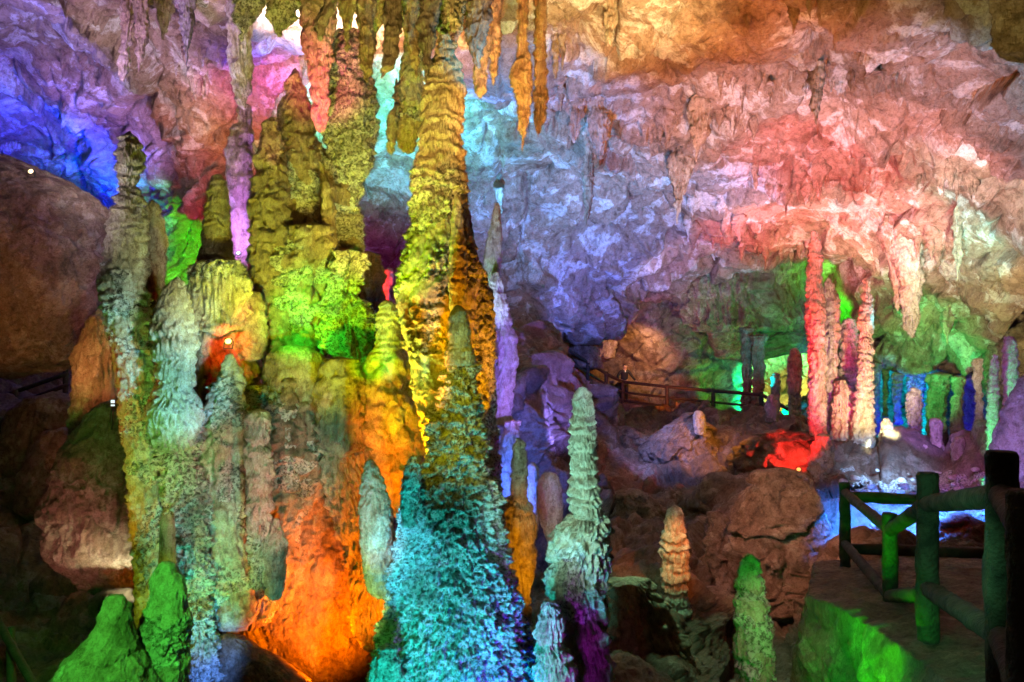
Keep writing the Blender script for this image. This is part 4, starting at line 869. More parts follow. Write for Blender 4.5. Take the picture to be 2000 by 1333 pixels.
stc('big green stalactite slab hanging beside the great column', [(60, 792, 826), (110, 786, 827), (150, 779, 827), (200, 771, 827), (240, 766, 822), (275, 773, 816), (292, 780, 810), (300, 790, 800)], 11.2, M_TAN, up=140, seed=108, ratio=.6, flute=(2.5, 8), coral=(3, 10, (100, 230), .1))
stc('orange lobe hanging off the left edge of the green slab', [(205, 768, 780), (230, 758, 776), (262, 753, 774), (290, 758, 771), (303, 762, 766)], 10.9, M_TAN, up=40, seed=109, coral=(2, 8))
stc('knotted golden stalactite curtain right above the great column', [(0, 850, 912), (35, 852, 908), (70, 856, 900), (92, 862, 890), (110, 868, 880)], 9.6, M_CORAL, up=300, seed=110, coral=(6, 12), ratio=.6)
stc('mauve grey stalactite blade right of the great column top', [(0, 912, 960), (50, 911, 956), (90, 912, 945), (115, 922, 942), (128, 930, 938), (136, 933, 936)], 9.0, M_GREY, up=330, seed=111, flute=(3, 9))
stc('gold fluted stalactite hanging right of the mauve blade', [(80, 928, 955), (110, 925, 953), (150, 924, 953), (178, 926, 950), (193, 934, 939)], 10.3, M_TAN, up=220, seed=112, flute=(3, 7))
stc('orange fluted stalactite next to the gold one', [(20, 955, 980), (60, 954, 978), (100, 953, 977), (140, 957, 972), (166, 962, 965)], 10.6, M_TAN, up=180, seed=113, flute=(3, 7))
stc('bright orange stalactite with a shaggy shoulder and a long tail', [(100, 1012, 1030), (120, 1005, 1036), (148, 995, 1040), (160, 993, 1040), (172, 1002, 1038), (200, 1009, 1037), (235, 1012, 1031), (265, 1015, 1027), (285, 1018, 1023), (294, 1019, 1021)], 11, M_TAN, up=120, seed=114, flute=(3, 7), rough=(3, 14))
stc('brown double stalactite right behind the bright orange one', [(90, 1046, 1066), (130, 1043, 1068), (180, 1042, 1069), (225, 1044, 1067), (250, 1046, 1060), (264, 1049, 1055)], 11.8, M_TAN, up=110, seed=115, flute=(3, 9))
stc('short brown stalactite under the orange ceiling edge, left of its twin', [(72, 1076, 1092), (100, 1077, 1091), (130, 1079, 1089), (156, 1083, 1086)], None, M_TAN, up=24, seed=116)
stc('thin tan twin stalactite under the orange ceiling edge', [(70, 1093, 1108), (95, 1094, 1105), (120, 1095, 1101), (138, 1097, 1099)], None, M_TAN, up=24, seed=117)
stc('knobbly olive stalactite crusted with coral at the top left of centre', [(0, 520, 580), (30, 524, 576), (50, 532, 562), (66, 537, 552), (74, 542, 546)], 11, M_CORAL, up=200, seed=118, coral=(6, 10))
stc('ragged olive coral mass hanging from the top edge', [(0, 452, 522), (25, 456, 512), (48, 464, 490), (70, 468, 480), (82, 470, 474)], 11.6, M_CORAL, up=180, seed=119, coral=(6, 10), ratio=.6)
stc('lavender stalactite above the lumpy purple stalagmite', [(55, 446, 492), (90, 447, 491), (130, 446, 491), (170, 453, 488), (195, 462, 482), (213, 474, 479)], 12.6, M_PALE, up=60, seed=120, rough=(3, 16), coral=(2, 8))
stc('red lit stalactite glowing between the brown spire and the broad column', [(70, 588, 652), (90, 590, 652), (120, 602, 651), (160, 603, 645), (200, 606, 641), (235, 609, 638), (250, 612, 635), (258, 620, 630)], 11.4, M_PALE, up=130, seed=121, rough=(2.5, 14), ratio=.7)
stc('tan stalactite with a frayed tip at the upper left', [(0, 238, 264), (60, 240, 258), (110, 234, 254), (140, 231, 250), (160, 232, 243)], 12, M_TAN, up=120, seed=122, flute=(4, 8))
stc('smooth twin stalactite beside the frayed one at the upper left', [(5, 262, 292), (60, 265, 289), (100, 266, 281), (128, 268, 276), (142, 269, 272)], 12, M_TAN, up=120, seed=123, flute=(3, 7))
stc('thin grey green stalactite at the upper left', [(0, 350, 384), (35, 353, 379), (75, 358, 372), (105, 361, 368), (127, 363, 365)], 12.2, M_GREY, up=120, seed=124)
stc('brown stalactite stump between the smooth twin and the grey green one', [(0, 300, 345), (30, 305, 335), (60, 312, 326), (80, 316, 321)], 12.6, M_TAN, up=90, seed=125, flute=(4, 8))
stc('brown lump of stone hanging on the upper left wall', [(150, 368, 395), (165, 371, 394), (185, 375, 390), (197, 380, 386)], None, M_TAN, up=12, seed=126)
stc('very long thin stalactite hanging over the blue part of the ceiling', [(258, 1138, 1166), (300, 1142, 1163), (360, 1141, 1158), (405, 1141, 1153), (428, 1142, 1148), (440, 1144, 1146)], None, M_TAN, up=24, seed=127, flute=(2, 6))
stc('drapery cap above the very long thin stalactite, its left half', [(205, 1108, 1140), (225, 1104, 1138), (250, 1112, 1134), (278, 1118, 1124)], None, M_TAN, up=24, seed=128, flute=(5, 7))
stc('drapery cap above the very long thin stalactite, its right half', [(205, 1140, 1185), (240, 1142, 1196), (270, 1150, 1192), (300, 1164, 1180), (312, 1170, 1176)], None, M_TAN, up=24, seed=129, flute=(5, 7))
stc('lone hooked stalactite hanging over the thin pale column', [(365, 967, 985), (385, 966, 984), (405, 970, 982), (418, 975, 979)], 19.5, M_TAN, up=20, seed=130)
stc('forked tan stalactite at the top edge of the orange ceiling', [(0, 1180, 1213), (30, 1182, 1211), (55, 1184, 1200), (80, 1190, 1196), (90, 1192, 1194)], None, M_TAN, up=24, seed=131, flute=(4, 7))
stc('tan drapery pocket with a long tail on the right ceiling', [(210, 1342, 1390), (235, 1345, 1388), (262, 1350, 1384), (285, 1354, 1366), (318, 1359, 1361)], None, M_TAN, up=14, seed=132, flute=(4, 8))
stc('brown bunch of stalactites with a long needle above the lilac ceiling', [(322, 1302, 1356), (345, 1308, 1348), (370, 1316, 1338), (400, 1319, 1330), (438, 1321, 1323)], None, M_TAN, up=14, seed=133, flute=(5, 6))
stc('brown pointed stalactite high on the pink ceiling', [(142, 1580, 1612), (165, 1583, 1609), (195, 1585, 1604), (225, 1591, 1598), (246, 1593, 1595)], None, M_TAN, up=14, seed=134, flute=(3, 6))
stc('thick pale pink stalactite hanging over the green wall at the right', [(492, 1740, 1798), (520, 1746, 1798), (560, 1758, 1798), (600, 1762, 1796), (635, 1766, 1791), (650, 1772, 1788), (660, 1779, 1784)], None, M_PALE, up=24, seed=135, tiers=(1.5, 40, .4), flute=(2, 6))
stc('thin pink stalactite left of the thick pale pink one', [(492, 1734, 1760), (530, 1738, 1759), (570, 1744, 1759), (595, 1749, 1757), (608, 1752, 1755)], None, M_PALE, up=24, seed=136, coral=(1.2, 5))
stc('slender two toned stalactite right of the thick pink one', [(425, 1859, 1880), (450, 1861, 1878), (490, 1863, 1876), (520, 1867, 1874), (548, 1869, 1871)], None, M_TAN, up=14, seed=137)
stc('small tan stalactite low on the green wall', [(618, 1840, 1862), (640, 1843, 1858), (660, 1846, 1854), (672, 1849, 1851)], None, M_TAN, up=12, seed=138)
stc('brown stalactite stump above the lilac wall right of centre', [(330, 1468, 1482), (350, 1470, 1480), (372, 1474, 1477)], None, M_TAN, up=10, seed=139)
stc('olive black curtain at the top right corner', [(0, 1938, 2060), (40, 1940, 2060), (80, 1944, 2050), (105, 1950, 2040), (120, 1975, 2020)], 9.3, M_WALL, up=120, seed=140, flute=(6, 14), ratio=.5)

form('ceiling_drapery', 'golden drapery of ragged flowstone hanging along the top edge above the great column', 'flowstone',
     [(-330, 640, 985), (-200, 630, 990), (-80, 640, 985), (-20, 655, 975), (12, 670, 965), (40, 690, 950)], 11.2, M_TAN, seed=333, flute=(16, 18), rough=(8, 24), lump=(16, 60), coral=(5, 10, (-330, 60), .0), fringe=70, ratio=.22)
form('ceiling_drapery', 'mauve and brown drapery of ragged flowstone along the top edge at the upper left', 'flowstone',
     [(-330, 180, 600), (-200, 190, 600), (-80, 200, 596), (-30, 215, 590), (0, 235, 575), (28, 260, 550)], 12.8, M_TAN, seed=334, flute=(16, 20), rough=(8, 24), lump=(16, 60), coral=(5, 10, (-330, 60), .1), fringe=70, ratio=.2)
# small drips in clusters on the ceiling, each an object of its own
rnd = random.Random(5)
def cluster(label, group, cx, cyy, w, hgt, n, lmin, lmax, mat=M_CEIL):
    for i in range(n):
        x = cx + rnd.uniform(-w, w); y = cyy + rnd.uniform(-hgt, hgt); l = rnd.uniform(lmin, lmax) * rnd.choice((.6, 1, 1, 1.35)); r = rnd.uniform(.12, .36) * l + 2; b_ = rnd.uniform(-.25, .25) * r
        stc(label, [(y, x - r, x + r), (y + l * .25, x - r * .62 + b_, x + r * .55 + b_), (y + l * .6, x - r * .3 + b_, x + r * .28 + b_), (y + l * .85, x - r * .15, x + r * .15), (y + l, x - .6, x + .6)], None, mat,
            group=group, name='small_stalactite', up=8, seed=200 + rnd.randint(0, 99), step=2.6, flute=(1, 5), rough=(1.4, 8))
cluster('tiny drip stalactite in the frieze of drips across the pink ceiling, upper right', 'drips in the frieze on the pink ceiling', 1590, 155, 190, 22, 22, 16, 44)
cluster('tiny brown drip in the bunch left of the tan drapery pocket', 'drips left of the tan drapery pocket', 1280, 240, 24, 10, 7, 22, 46)
cluster('tiny stalactite in the row right of the tan drapery pocket', 'drips right of the tan drapery pocket', 1440, 225, 45, 16, 9, 20, 50)
cluster('small icicle in the drip fringe under the pink ledge at the right', 'icicles under the pink ledge', 1850, 345, 60, 12, 16, 14, 34)
cluster('small stalactite hanging in the glowing red part of the ceiling', 'stalactites in the red glow', 1560, 350, 60, 34, 10, 24, 60)
cluster('little stalactite above the thick pale pink one', 'stalactites over the green wall', 1780, 470, 80, 14, 9, 14, 40)
cluster('faint violet drip on the blue ceiling beyond the great column', 'drips on the blue ceiling', 1060, 200, 50, 30, 6, 20, 44)
cluster('little stalactite on the rim of the ceiling over the dark stairs', 'drips along the ceiling rim', 1460, 480, 110, 18, 12, 12, 30)
cluster('small tan drip high on the left of the ceiling', 'drips on the upper left ceiling', 400, 120, 60, 50, 10, 20, 50)
cluster('short ochre drip in the row along the top edge of the ceiling', 'ochre drips along the top edge', 1500, 20, 90, 14, 7, 16, 36)
cluster('small brown icicle hanging in the middle of the lilac ceiling', 'icicles on the lilac ceiling', 1390, 420, 70, 30, 7, 18, 40)
cluster('golden icicle in the thicket above the great column', 'golden icicles above the great column', 880, 12, 90, 12, 9, 40, 90)

# ------------------------------------------------------------------ stone path and its wall, loose rocks
def path_d(py): return .95 / ((py - CY) / F - .19)
EDGE = [(1592, 1098), (1586, 1130), (1578, 1165), (1625, 1182), (1670, 1205), (1720, 1236), (1762, 1266), (1810, 1300), (1850, 1333), (1880, 1365)]
def build_path():
    ex = []; 
    for px, py in EDGE:
        d = path_d(py); ex.append(W(px, py, d))
    ex = np.array([tuple(v) for v in ex]); 
    # continue towards the viewer
    last = ex[-1]; ex = np.vstack([ex, [last + np.array([-.05, -.9, .17]), last + np.array([-.1, -2.6, .45])]])
    tt = np.concatenate([[0], np.cumsum(np.linalg.norm(np.diff(ex, axis=0), axis=1))]); N = 420
    s = np.linspace(0, tt[-1], N); E = np.stack([np.interp(s, tt, ex[:, k]) for k in range(3)], -1)
    ker = np.hanning(13); ker /= ker.sum()
    for k in range(3): E[:, k] = np.convolve(np.pad(E[:, k], 6, mode='edge'), ker, 'valid')
    rows = []
    top = []
    for u in np.linspace(1, 0, 150)[:-1]:      # the walking surface, right to left
        p = E.copy(); p[:, 0] = E[:, 0] + u * (7.5 - E[:, 0]); p[:, 1] += u * .6 * (E[:, 1] > 0); top.append(p)
    side = []
    for v in np.linspace(0, 1, 150):
        p = E.copy(); p[:, 2] -= v * 4.0; p[:, 0] -= .10 * v; side.append(p)
    P = np.array(top + side); n = grid_normals(P)
    nt = len(top); q = P.reshape(-1, 3)
    h = (.05 * fbm(q / .5, 4) + .02 * fbm(q / .09, 3)).reshape(P.shape[:2])
    sb, cb = slabs(q / .75); hs = (.10 * fbm(q / .8 + 7, 4) + .16 * sb - .05 * (1 - sstep(0, .1, cb)) + .03 * ridged(q / .3, 4) + .03 * fbm(q / .07, 3)).reshape(P.shape[:2])
    w = sstep(nt - 3, nt + 14, np.arange(len(P)))[:, None]
    if n[10, 200, 2] < 0: n = -n
    P = P + n * (h * (1 - w) + hs * w)[..., None]
    f = grid_faces(*P.shape[:2])
    o = mesh_obj('stone_path', P.reshape(-1, 3), f, M_PATH); tag(o, kind='structure')
M_PATH = rock_mat('path_stone', (.34, .27, .20), (.22, .17, .12), (.10, .075, .05), 2.2, .6, .5, spec=.4)
build_path()

def rock(label, px, py, w, h, d, mat=None, seed=0, name='loose_rock', group=None, ratio=.9):
    rows = [(py - h, px - w * .45, px + w * .35), (py - h * .6, px - w * .85, px + w * .8), (py, px - w, px + w), (py + h * .6, px - w * .9, px + w * .85), (py + h, px - w * .4, px + w * .5)]
    return form(name, label, 'rock', rows, d, mat or M_BOULD, seed=seed, rough=(min(w, h) * .22, min(w, h) * .9), lump=(min(w, h) * .25, w * 1.3), ratio=ratio, group=group, step=1.9)
for k, (x, y, w, h, lab) in enumerate([(1170, 935, 26, 9, 'flat violet stone slab on the dark slope left of the sparkling blue spot'), (1045, 880, 22, 22, 'blue tinged rock behind the rounded purple stalagmite'),
        (1190, 918, 20, 12, 'blue tinged stone beside the mint green stalagmite'), (1290, 985, 16, 10, 'small stone under the violet and tan boulder'), (1330, 975, 18, 14, 'brown block wedged under the violet and tan boulder'),
        (1225, 968, 14, 8, 'little stone glittering white blue in the lamp light'), (1254, 972, 9, 8, 'smallest glittering stone right of the sparkling pair'),
        (1740, 908, 12, 8, 'small round blue lit stone in front of the short white cone'), (1720, 891, 11, 4, 'flat pale stone slab behind the small blue lit stone'),
        (1705, 872, 9, 7, 'round pebble at the foot of the brightest white column'), (1320, 880, 26, 14, 'rock lump on the shoulder of the violet boulder'),
        (1440, 985, 22, 14, 'olive rock wedged against the left of the reddish brown boulder'), (1165, 1010, 24, 16, 'dark rock just right of the mint green stalagmite'), (1215, 1040, 22, 14, 'dark rock on the slope left of the beige stalagmite')]):
    d = float(rbf(FLOOR, np.array([float(x)]), np.array([float(y)]))[0]) - .35
    rock(lab, x, y, w, h, d, seed=300 + k)
P = rock_sheet('gravel_bed', [(x, y, d - .16) for x, y, d in FLOOR], np.arange(1596, 1975, 1.7), [(1596, 925), (1660, 902), (1700, 925), (1760, 930), (1850, 915), (1975, 912)], [(1596, 1000), (1660, 1100), (1975, 1098)], 110, M_CORAL, .3, seed=3.)
qq = P.reshape(-1, 3); nn = -grid_normals(P); vv = ((1 - vor(qq / .16)) * .12 + .07 * fbm(qq / .3, 3)).reshape(P.shape[:2])
tag(mesh_obj('gravel_bed', (P - nn * vv[..., None]).reshape(-1, 3), grid_faces(*P.shape[:2])[:, ::-1], M_CORAL), kind='structure')
# pebbly rubble in the blue light
g = 0
for i in range(60):
    x = rnd.uniform(1640, 1935); y = rnd.uniform(915, 1075) if i < 80 else rnd.uniform(1075, 1105); s_ = rnd.uniform(3, 9) * (1 + (y - 915) / 260)
    d = float(rbf(FLOOR, np.array([x]), np.array([y]))[0]) - .22
    rock('knobbly blue lit stone in the rubble beyond the railing', x, y, s_, s_ * .6, d, M_PALE, seed=400 + i, name='rubble_stone', group='rubble beyond the railing')

# ------------------------------------------------------------------ railings
def wood_mat(name, c1, c2, bump=.5):
    m, nt, b = new_mat(name); N = nt.nodes.new; L = nt.links.new
    geo = N('ShaderNodeNewGeometry'); n1 = N('ShaderNodeTexNoise'); n1.inputs['Scale'].default_value = 9; n1.inputs['Detail'].default_value = 8
    L(geo.outputs['Position'], n1.inputs['Vector']); r = N('ShaderNodeValToRGB')
    r.color_ramp.elements[0].position = .35; r.color_ramp.elements[0].color = (*c1, 1); r.color_ramp.elements[1].position = .7; r.color_ramp.elements[1].color = (*c2, 1)
    L(n1.outputs['Fac'], r.inputs['Fac']); L(r.outputs[0], b.inputs['Base Color']); b.inputs['Roughness'].default_value = .75
    n2 = N('ShaderNodeTexNoise'); n2.inputs['Scale'].default_value = 45; n2.inputs['Detail'].default_value = 6; L(geo.outputs['Position'], n2.inputs['Vector'])
    bp = N('ShaderNodeBump'); bp.inputs['Strength'].default_value = bump; bp.inputs['Distance'].default_value = .02; L(n2.outputs['Fac'], bp.inputs['Height']); L(bp.outputs[0], b.inputs['Normal'])
    return m
M_LOG = wood_mat('log_rail_bark', (.018, .014, .009), (.075, .06, .04), 1.0)
M_RAIL = wood_mat('far_rail_wood', (.035, .025, .018), (.08, .055, .04))

def log(name, a, b, r, parent, mat, seg=40, sides=22, amp=.1, bend=0.0):
    a, b = Vector(a), Vector(b); ax = (b - a); L_ = ax.length; ax.normalize()
    u = ax.orthogonal().normalized(); v = ax.cross(u); V = []
    t = np.linspace(0, 1, seg); th = np.linspace(0, 2 * math.pi, sides, endpoint=False)
    T, TH = np.meshgrid(t, th, indexing='ij')
    rr = r * np.ones_like(T); ends = np.minimum(T, 1 - T) * L_; rr *= np.clip(.86 + ends / (r * .25) * .14, 0, 1)
    q = np.stack([np.cos(TH), np.sin(TH), T * L_ / r * .35], -1).reshape(-1, 3) + (a.x * 3.1 + b.y)
    hh = (fbm(q * .9, 3) * amp + .35 * amp * fbm(q * np.array([6, 6, 1.2]), 3) + .12 * sstep(.25, .5, perlin(q * np.array([1.3, 1.3, .8]) + 5)) + .25 * amp * fbm(q * 7, 2)).reshape(T.shape)
    rr = rr * (1 + hh)
    c = np.array(a)[None, None] + T[..., None] * (np.array(b) - np.array(a)); c = c + (np.sin(math.pi * T) * bend)[..., None] * np.array([0, 0, -1.0])
    P = c + rr[..., None] * (np.cos(TH)[..., None] * np.array(u) + np.sin(TH)[..., None] * np.array(v))
    n = seg * sides; V = np.concatenate([P.reshape(-1, 3), [np.array(a)], [np.array(b)]]); org = np.array(parent.location) if parent else 0
    i = np.arange(sides); j = (i + 1) % sides
    t1 = np.stack([j, i, np.full(sides, n)], -1); t2 = np.stack([(seg - 1) * sides + i, (seg - 1) * sides + j, np.full(sides, n + 1)], -1)
    o = mesh_cap(name, V - org, grid_faces(seg, sides, True), t1, t2, mat)
    if parent: o.parent = parent
    return o

def railing(label, loc, name='log_railing', cat='railing'):
    e = bpy.data.objects.new(name, None); COL.objects.link(e); e.location = loc; tag(e, label, cat); return e
PR = {'A': (1650, 943, 1112, 9.9, .064), 'C': (1738, 1003, 1222, 6.95, .064), 'B': (1812, 924, 1258, 5.0, .064), 'D': (1957, 882, 1290, 3.3, .064), 'E': (2010, 960, 1420, 2.35, .064)}
rl = railing('green lit log railing zigzagging down the right foreground', W(1812, 1258, 5.0))
for kx, (x, y0, y1, d, r) in PR.items():
    if kx == 'E': r = .06
    p1 = W(x + 1, y1, d); p1.z -= .15
    log('post', W(x, y0, d), p1, r, rl, M_LOG, seg=60)
def rp(kx, py): x, y0, y1, d, r = PR[kx]; return W(x, py, d)
for a, b, ya, yb in [('A', 'C', 962, 1036), ('C', 'B', 1036, 985), ('B', 'D', 985, 968), ('A', 'C', 1062, 1165), ('C', 'B', 1165, 1160), ('B', 'D', 1150, 1245), ('D', 'E', 968, 1040), ('D', 'E', 1245, 1370)]:
    log('rail', rp(a, ya), rp(b, yb), .052, rl, M_LOG, seg=60)
fr = railing('black log railing on the far side of the path, beyond the green lit one', W(1665, 1085, 10.3))
for (x, y0, y1, d) in [(2080, 965, 1150, 9.0)]:
    log('post', W(x, y0, d), W(x, y1 + 20, d), .07, fr, M_RAIL)
for (x0, y0, d0, x1, y1, d1) in [(1652, 970, 9.95, 2080, 990, 9.0), (1652, 1072, 9.95, 2080, 1086, 9.0)]:
    log('rail', W(x0, y0, d0), W(x1, y1, d1), .065, fr, M_RAIL, seg=60, amp=.05)

# far walkway: slab, stairs and its railing
WK = [(1092, 676, 31.5, 40), (1105, 680, 32, 40), (1216, 746, 35, 40), (1303, 753, 33.2, 0), (1393, 760, 31.5, 0), (1487, 769, 29.6, 0), (1545, 800, 27, 0)]
fw = railing('dark wooden railing running down the stairs and along the walkway with the person', W(1216, 786, 35), 'walkway_railing')
posts = [(1105, 676, 32, 1.05), (1148, 703, 33, 1.05), (1184, 726, 34, 1.05), (1216, 742, 35, 1.05), (1303, 751, 33.2, 1.0), (1393, 759, 31.5, 1.0), (1487, 766, 29.6, 1.0), (1545, 797, 27, .95)]
for x, y, d, hgt in posts:
    a = W(x, y, d); b = a.copy(); b.z -= hgt; log('post', a, b, .085, fw, M_RAIL, seg=14, sides=10)
for k in range(len(posts) - 1):
    for dz in ((.10, .55, .92)):
        a = W(*posts[k][:3]); b = W(*posts[k + 1][:3]); a.z -= dz; b.z -= dz
        log('rail', a, b, .065 if dz < .2 else .05, fw, M_RAIL, seg=20, sides=10)
def walkway():
    pts = [W(x, y, d) for x, y, d, h in posts]; V = []; NR = 14
    base = np.array([(p.x, p.y, p.z - 1.02) for p in pts]); s = np.linspace(0, len(base) - 1, 240)
    B = np.stack([np.interp(s, range(len(base)), base[:, k]) for k in range(3)], -1)
    st = B.copy(); step = .17; m = (s < 3); st[m, 2] = np.floor(B[m, 2] / step) * step + .02
    rows = [st + np.array([0, 1.9, 0]), st + np.array([0, 1.0, 0]), st + np.array([0, -.15, 0]), st + np.array([0, -.2, -.12]), B + np.array([0, -.3, -.9]), B + np.array([0, -.9, -2.0])]
    P = np.array([rows[0] + 0 * rows[0], rows[1], rows[2], rows[3], rows[4], rows[5]])
    # refine between the rows
    Q = []
    for k in range(5):
        for u in np.linspace(0, 1, 10, endpoint=False): Q.append(P[k] * (1 - u) + P[k + 1] * u)
    Q.append(P[5]); Q = np.array(Q); n = grid_normals(Q); w = sstep(22, 40, np.arange(len(Q)))[:, None]
    h = (.35 * fbm(Q.reshape(-1, 3) / .9, 4)).reshape(Q.shape[:2]) * w
    Q = Q + n * h[..., None]
    o = mesh_obj('walkway', Q.reshape(-1, 3), grid_faces(*Q.shape[:2])[:, ::-1], M_BOULD); tag(o, kind='structure')
walkway()

# faint handrail in the dark at the far left
hr = railing('faint brown handrail in the dark below the hanging boulder', W(128, 790, 18.5), 'handrail')
for x0, y0, x1, y1 in [(-40, 818, 132, 752), (-40, 790, 132, 730)]: log('rail', W(x0, y0, 19), W(x1, y1, 18.3), .05, hr, M_RAIL, seg=14, sides=8)
for x, y0, y1 in [(128, 722, 800), (30, 762, 840)]: log('post', W(x, y0, 18.5), W(x, y1, 18.5), .06, hr, M_RAIL, seg=14, sides=8)
hr = railing('dim handrail pole leaning in the bottom left corner', W(20, 1300, 7.5), 'handrail')
log('rail', W(-10, 1205, 7.5), W(70, 1345, 6.6), .035, hr, M_RAIL, seg=24, sides=10); log('post', W(20, 1225, 7.4), W(24, 1400, 7.2), .04, hr, M_RAIL, seg=24, sides=10)

# ------------------------------------------------------------------ floodlight fixtures that show
def plain(name, col, rough=.5, metal=0, emit=None, es=0):
    m, nt, b = new_mat(name); N = nt.nodes.new
    n1 = N('ShaderNodeTexNoise'); n1.inputs['Scale'].default_value = 30; r = N('ShaderNodeMixRGB'); r.blend_type = 'MULTIPLY'; r.inputs[0].default_value = .3
    r.inputs[1].default_value = (*col, 1); nt.links.new(n1.outputs['Color'], r.inputs[2]); nt.links.new(r.outputs[0], b.inputs['Base Color'])
    b.inputs['Roughness'].default_value = rough; b.inputs['Metallic'].default_value = metal
    if emit: b.inputs['Emission Color'].default_value = (*emit, 1); b.inputs['Emission Strength'].default_value = es
    return m
M_HOUS = plain('lamp_housing', (.05, .05, .05), .4, .3)
def fixture(label, px, py, d, size, emit, es, rz=0, tilt=.4, panel=False):
    e = bpy.data.objects.new('floodlight', None); COL.objects.link(e); e.location = W(px, py, d); tag(e, label, 'lamp')
    import bmesh
    def part(nm, fn, mat):
        bm = bmesh.new(); fn(bm); me = bpy.data.meshes.new(nm); bm.to_mesh(me); bm.free(); me.materials.append(mat)
        o = bpy.data.objects.new(nm, me); COL.objects.link(o); o.parent = e; return o
    def hous(bm):
        bmesh.ops.create_cube(bm, size=1)
        for v in bm.verts: v.co = Vector((v.co.x * size * (1 if v.co.y < 0 else .7), v.co.y * size * .5, v.co.z * size * .8 * (1 if v.co.y < 0 else .7)))
        bmesh.ops.bevel(bm, geom=bm.edges[:], offset=size * .06, segments=2, affect='EDGES')
    def lens(bm):
        bmesh.ops.create_uvsphere(bm, u_segments=20, v_segments=10, radius=size * .42)
        for v in bm.verts: v.co = Vector((v.co.x, v.co.y * .25 - size * .27, v.co.z * .85))
    def brack(bm):
        for sx in (-1, 1):
            r_ = bmesh.ops.create_cube(bm, size=1)
            for v in r_['verts']: v.co = Vector((v.co.x * size * .06 + sx * size * .56, v.co.y * size * .14, v.co.z * size * .9 - size * .4))
        r_ = bmesh.ops.create_cube(bm, size=1)
        for v in r_['verts']: v.co = Vector((v.co.x * size * 1.18, v.co.y * size * .14, v.co.z * size * .07 - size * .88))
    part('housing', hous, M_HOUS); part('lens', lens, plain('lamp_lens', (.9, .9, .9), .3, 0, emit, es)); part('bracket', brack, M_HOUS)
    e.rotation_euler = (tilt, 0, rz); return e
fixture('small floodlight glowing warm white on the ridge of the hanging boulder', 62, 336, 15.2, .12, (1, .7, .3), 1.8, tilt=-.1)
fixture('small floodlight glowing yellow on the rock ledge in the cluster', 447, 668, 10.1, .10, (1, .6, .12), 1.8, tilt=-.3)
fixture('white spotlight shining up in the purple slit between the green stub and the yellow spire', 466, 496, 11.2, .07, (.8, 1, .95), 1.6, tilt=-.5)
fixture('small floodlight glowing orange on the ground below the red column', 1559, 917, 17.2, .11, (1, .38, .03), 1.6, tilt=-.1)
fixture('small floodlight glowing blue white on the dark slope in the centre', 1257, 983, 18.8, .09, (.55, .75, 1), 2, tilt=-.1)
# lit notice on the left
sg = bpy.data.objects.new('lit_notice', None); COL.objects.link(sg); sg.location = W(218, 800, 11.8); tag(sg, 'tiny lit white notice on a post beside the tall pale pillar', 'sign')
log('post', W(218, 798, 11.8), W(218, 840, 11.8), .015, sg, M_RAIL, seg=8, sides=8)
M_SIGN = plain('notice_face', (.8, .85, .9), .4, 0, (.8, .9, 1), .8)
for y0, y1 in ((782, 788), (791, 794)):
    a = W(215, y0, 11.78) - sg.location; b = W(221.5, y1, 11.78) - sg.location
    vs = [(a.x, 0, a.z), (b.x, 0, a.z), (b.x, 0, b.z), (a.x, 0, b.z)]; vs += [(x, .02, z) for x, _, z in vs]
    mesh_obj('panel', vs, [(0, 1, 2, 3), (7, 6, 5, 4), (0, 4, 5, 1), (1, 5, 6, 2), (2, 6, 7, 3), (3, 7, 4, 0)], M_SIGN, False, sg)

# ------------------------------------------------------------------ the person at the railing
def skin(name, pts, edges, mat, parent, root=0, sub=2):
    me = bpy.data.meshes.new(name); me.from_pydata([p[:3] for p in pts], edges, []); me.update(); me.materials.append(mat)
    o = bpy.data.objects.new(name, me); COL.objects.link(o); o.parent = parent
    md = o.modifiers.new('skin', 'SKIN'); md.use_smooth_shade = True
    for i, p in enumerate(pts):
        sv = me.skin_vertices[0].data[i]; sv.radius = (p[3], p[4] if len(p) > 4 else p[3]); sv.use_root = (i == root)
    s2 = o.modifiers.new('sub', 'SUBSURF'); s2.levels = sub; s2.render_levels = sub; return o
M_SKIN = plain('skin', (.55, .36, .26), .5); M_SUIT = plain('dark_suit', (.02, .022, .03), .7); M_HAIR = plain('black_hair', (.012, .010, .010), .5); M_SHIRT = plain('white_shirt', (.75, .75, .75), .7)
pp = W(1219, 787, 35.6); pe = bpy.data.objects.new('person', None); COL.objects.link(pe); pe.location = pp
tag(pe, 'person in a dark suit and white collar leaning with spread arms on the walkway railing', 'person')
pe.rotation_euler = (0, 0, .15)
# y- is towards the viewer
J = [(0, 0, .93, .155, .11), (0, -.02, 1.13, .15, .105), (0, -.07, 1.33, .17, .11), (0, -.09, 1.44, .10, .08), (0, -.11, 1.50, .055), (0, -.12, 1.58, .085, .095), (0, -.12, 1.68, .08, .09),
     (.19, -.09, 1.40, .062), (.33, -.16, 1.17, .045), (.40, -.42, 1.00, .032), (.41, -.50, .98, .035, .02),
     (-.19, -.09, 1.40, .062), (-.35, -.14, 1.18, .045), (-.36, -.42, 1.00, .032), (-.36, -.50, .98, .035, .02),
     (.10, 0, .86, .10), (.11, -.02, .48, .065), (.12, .03, .08, .045), (.13, -.12, .04, .04),
     (-.10, 0, .86, .10), (-.12, -.04, .48, .065), (-.13, .0, .08, .045), (-.14, -.15, .04, .04)]
E_ = [(0, 1), (1, 2), (2, 3), (3, 4), (4, 5), (5, 6), (3, 7), (7, 8), (8, 9), (9, 10), (3, 11), (11, 12), (12, 13), (13, 14), (0, 15), (15, 16), (16, 17), (17, 18), (0, 19), (19, 20), (20, 21), (21, 22)]
n0 = len(J)
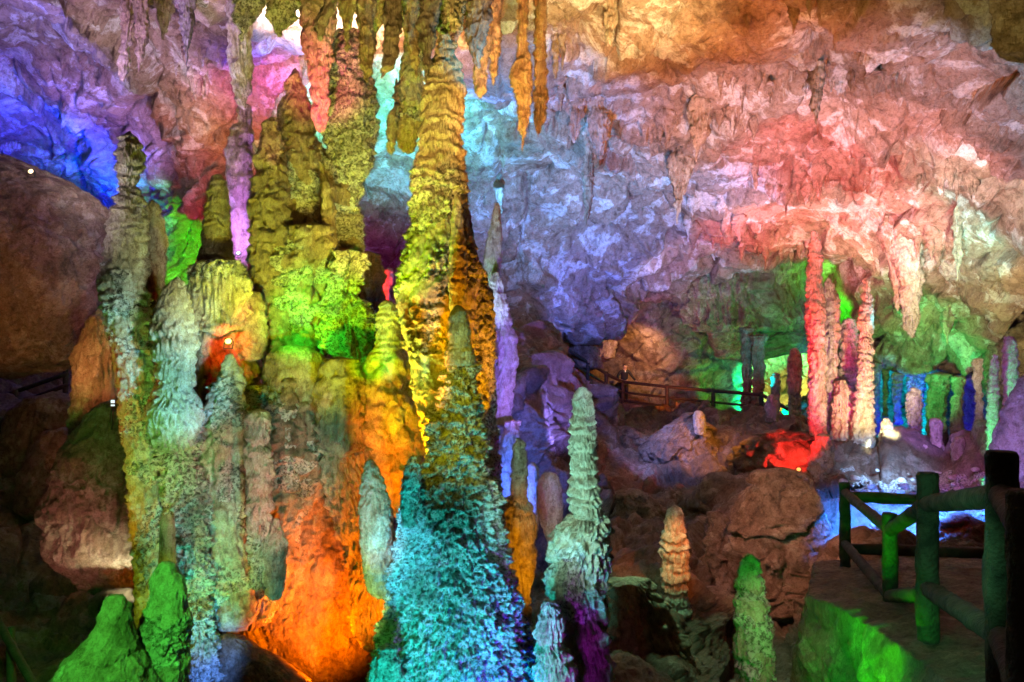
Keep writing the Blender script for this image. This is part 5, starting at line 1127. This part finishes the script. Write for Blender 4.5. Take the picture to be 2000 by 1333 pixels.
for sx, wr in ((1, 10), (-1, 14)):
    x0 = J[wr][0]
    for k, (dx, ln) in enumerate([(-.03, .07), (-.01, .085), (.012, .08), (.032, .06)]):
        J.append((x0 + dx, -.53, .98, .010)); J.append((x0 + dx * 1.2, -.53 - ln * .6, .965, .009)); J.append((x0 + dx * 1.2, -.53 - ln * .7, .93, .008))
        b = len(J) - 3; E_ += [(wr, b), (b, b + 1), (b + 1, b + 2)]
    J.append((x0 - sx * .05, -.49, .97, .011)); J.append((x0 - sx * .065, -.52, .95, .009)); b = len(J) - 2; E_ += [(wr - 0, b), (b, b + 1)]
skin('body', J, E_, M_SKIN, pe)
def grow(idx, f): return [(J[i][0], J[i][1], J[i][2], J[i][3] * f + .012, (J[i][4] if len(J[i]) > 4 else J[i][3]) * f + .012) for i in idx]
skin('jacket', grow([0, 1, 2, 3, 7, 8, 9, 11, 12, 13], 1.08), [(0, 1), (1, 2), (2, 3), (3, 4), (4, 5), (5, 6), (3, 7), (7, 8), (8, 9)], M_SUIT, pe)
skin('trousers', grow([0, 15, 16, 17, 19, 20, 21], 1.05), [(0, 1), (1, 2), (2, 3), (0, 4), (4, 5), (5, 6)], M_SUIT, pe)
skin('shoe', [(.12, .05, .05, .05, .04), (.13, -.16, .035, .045, .03)], [(0, 1)], M_HAIR, pe); skin('shoe', [(-.13, .02, .05, .05, .04), (-.14, -.19, .035, .045, .03)], [(0, 1)], M_HAIR, pe)
skin('hair', [(0, -.10, 1.70, .082, .088), (0, -.055, 1.64, .078, .06)], [(0, 1)], M_HAIR, pe)
skin('shirt_collar', [(0, -.155, 1.46, .045, .03), (0, -.19, 1.36, .022, .012)], [(0, 1)], M_SHIRT, pe)
hd = mesh_obj('face', [(-.03, -.205, 1.635), (.03, -.205, 1.635), (.0, -.235, 1.60), (-.012, -.215, 1.595), (.012, -.215, 1.595), (0, -.21, 1.65), (-.022, -.207, 1.56), (.022, -.207, 1.56), (0, -.212, 1.552), (0, -.214, 1.567)],
    [(3, 2, 5), (2, 4, 5), (3, 4, 2), (6, 8, 7, 9)], M_SKIN, False, pe)
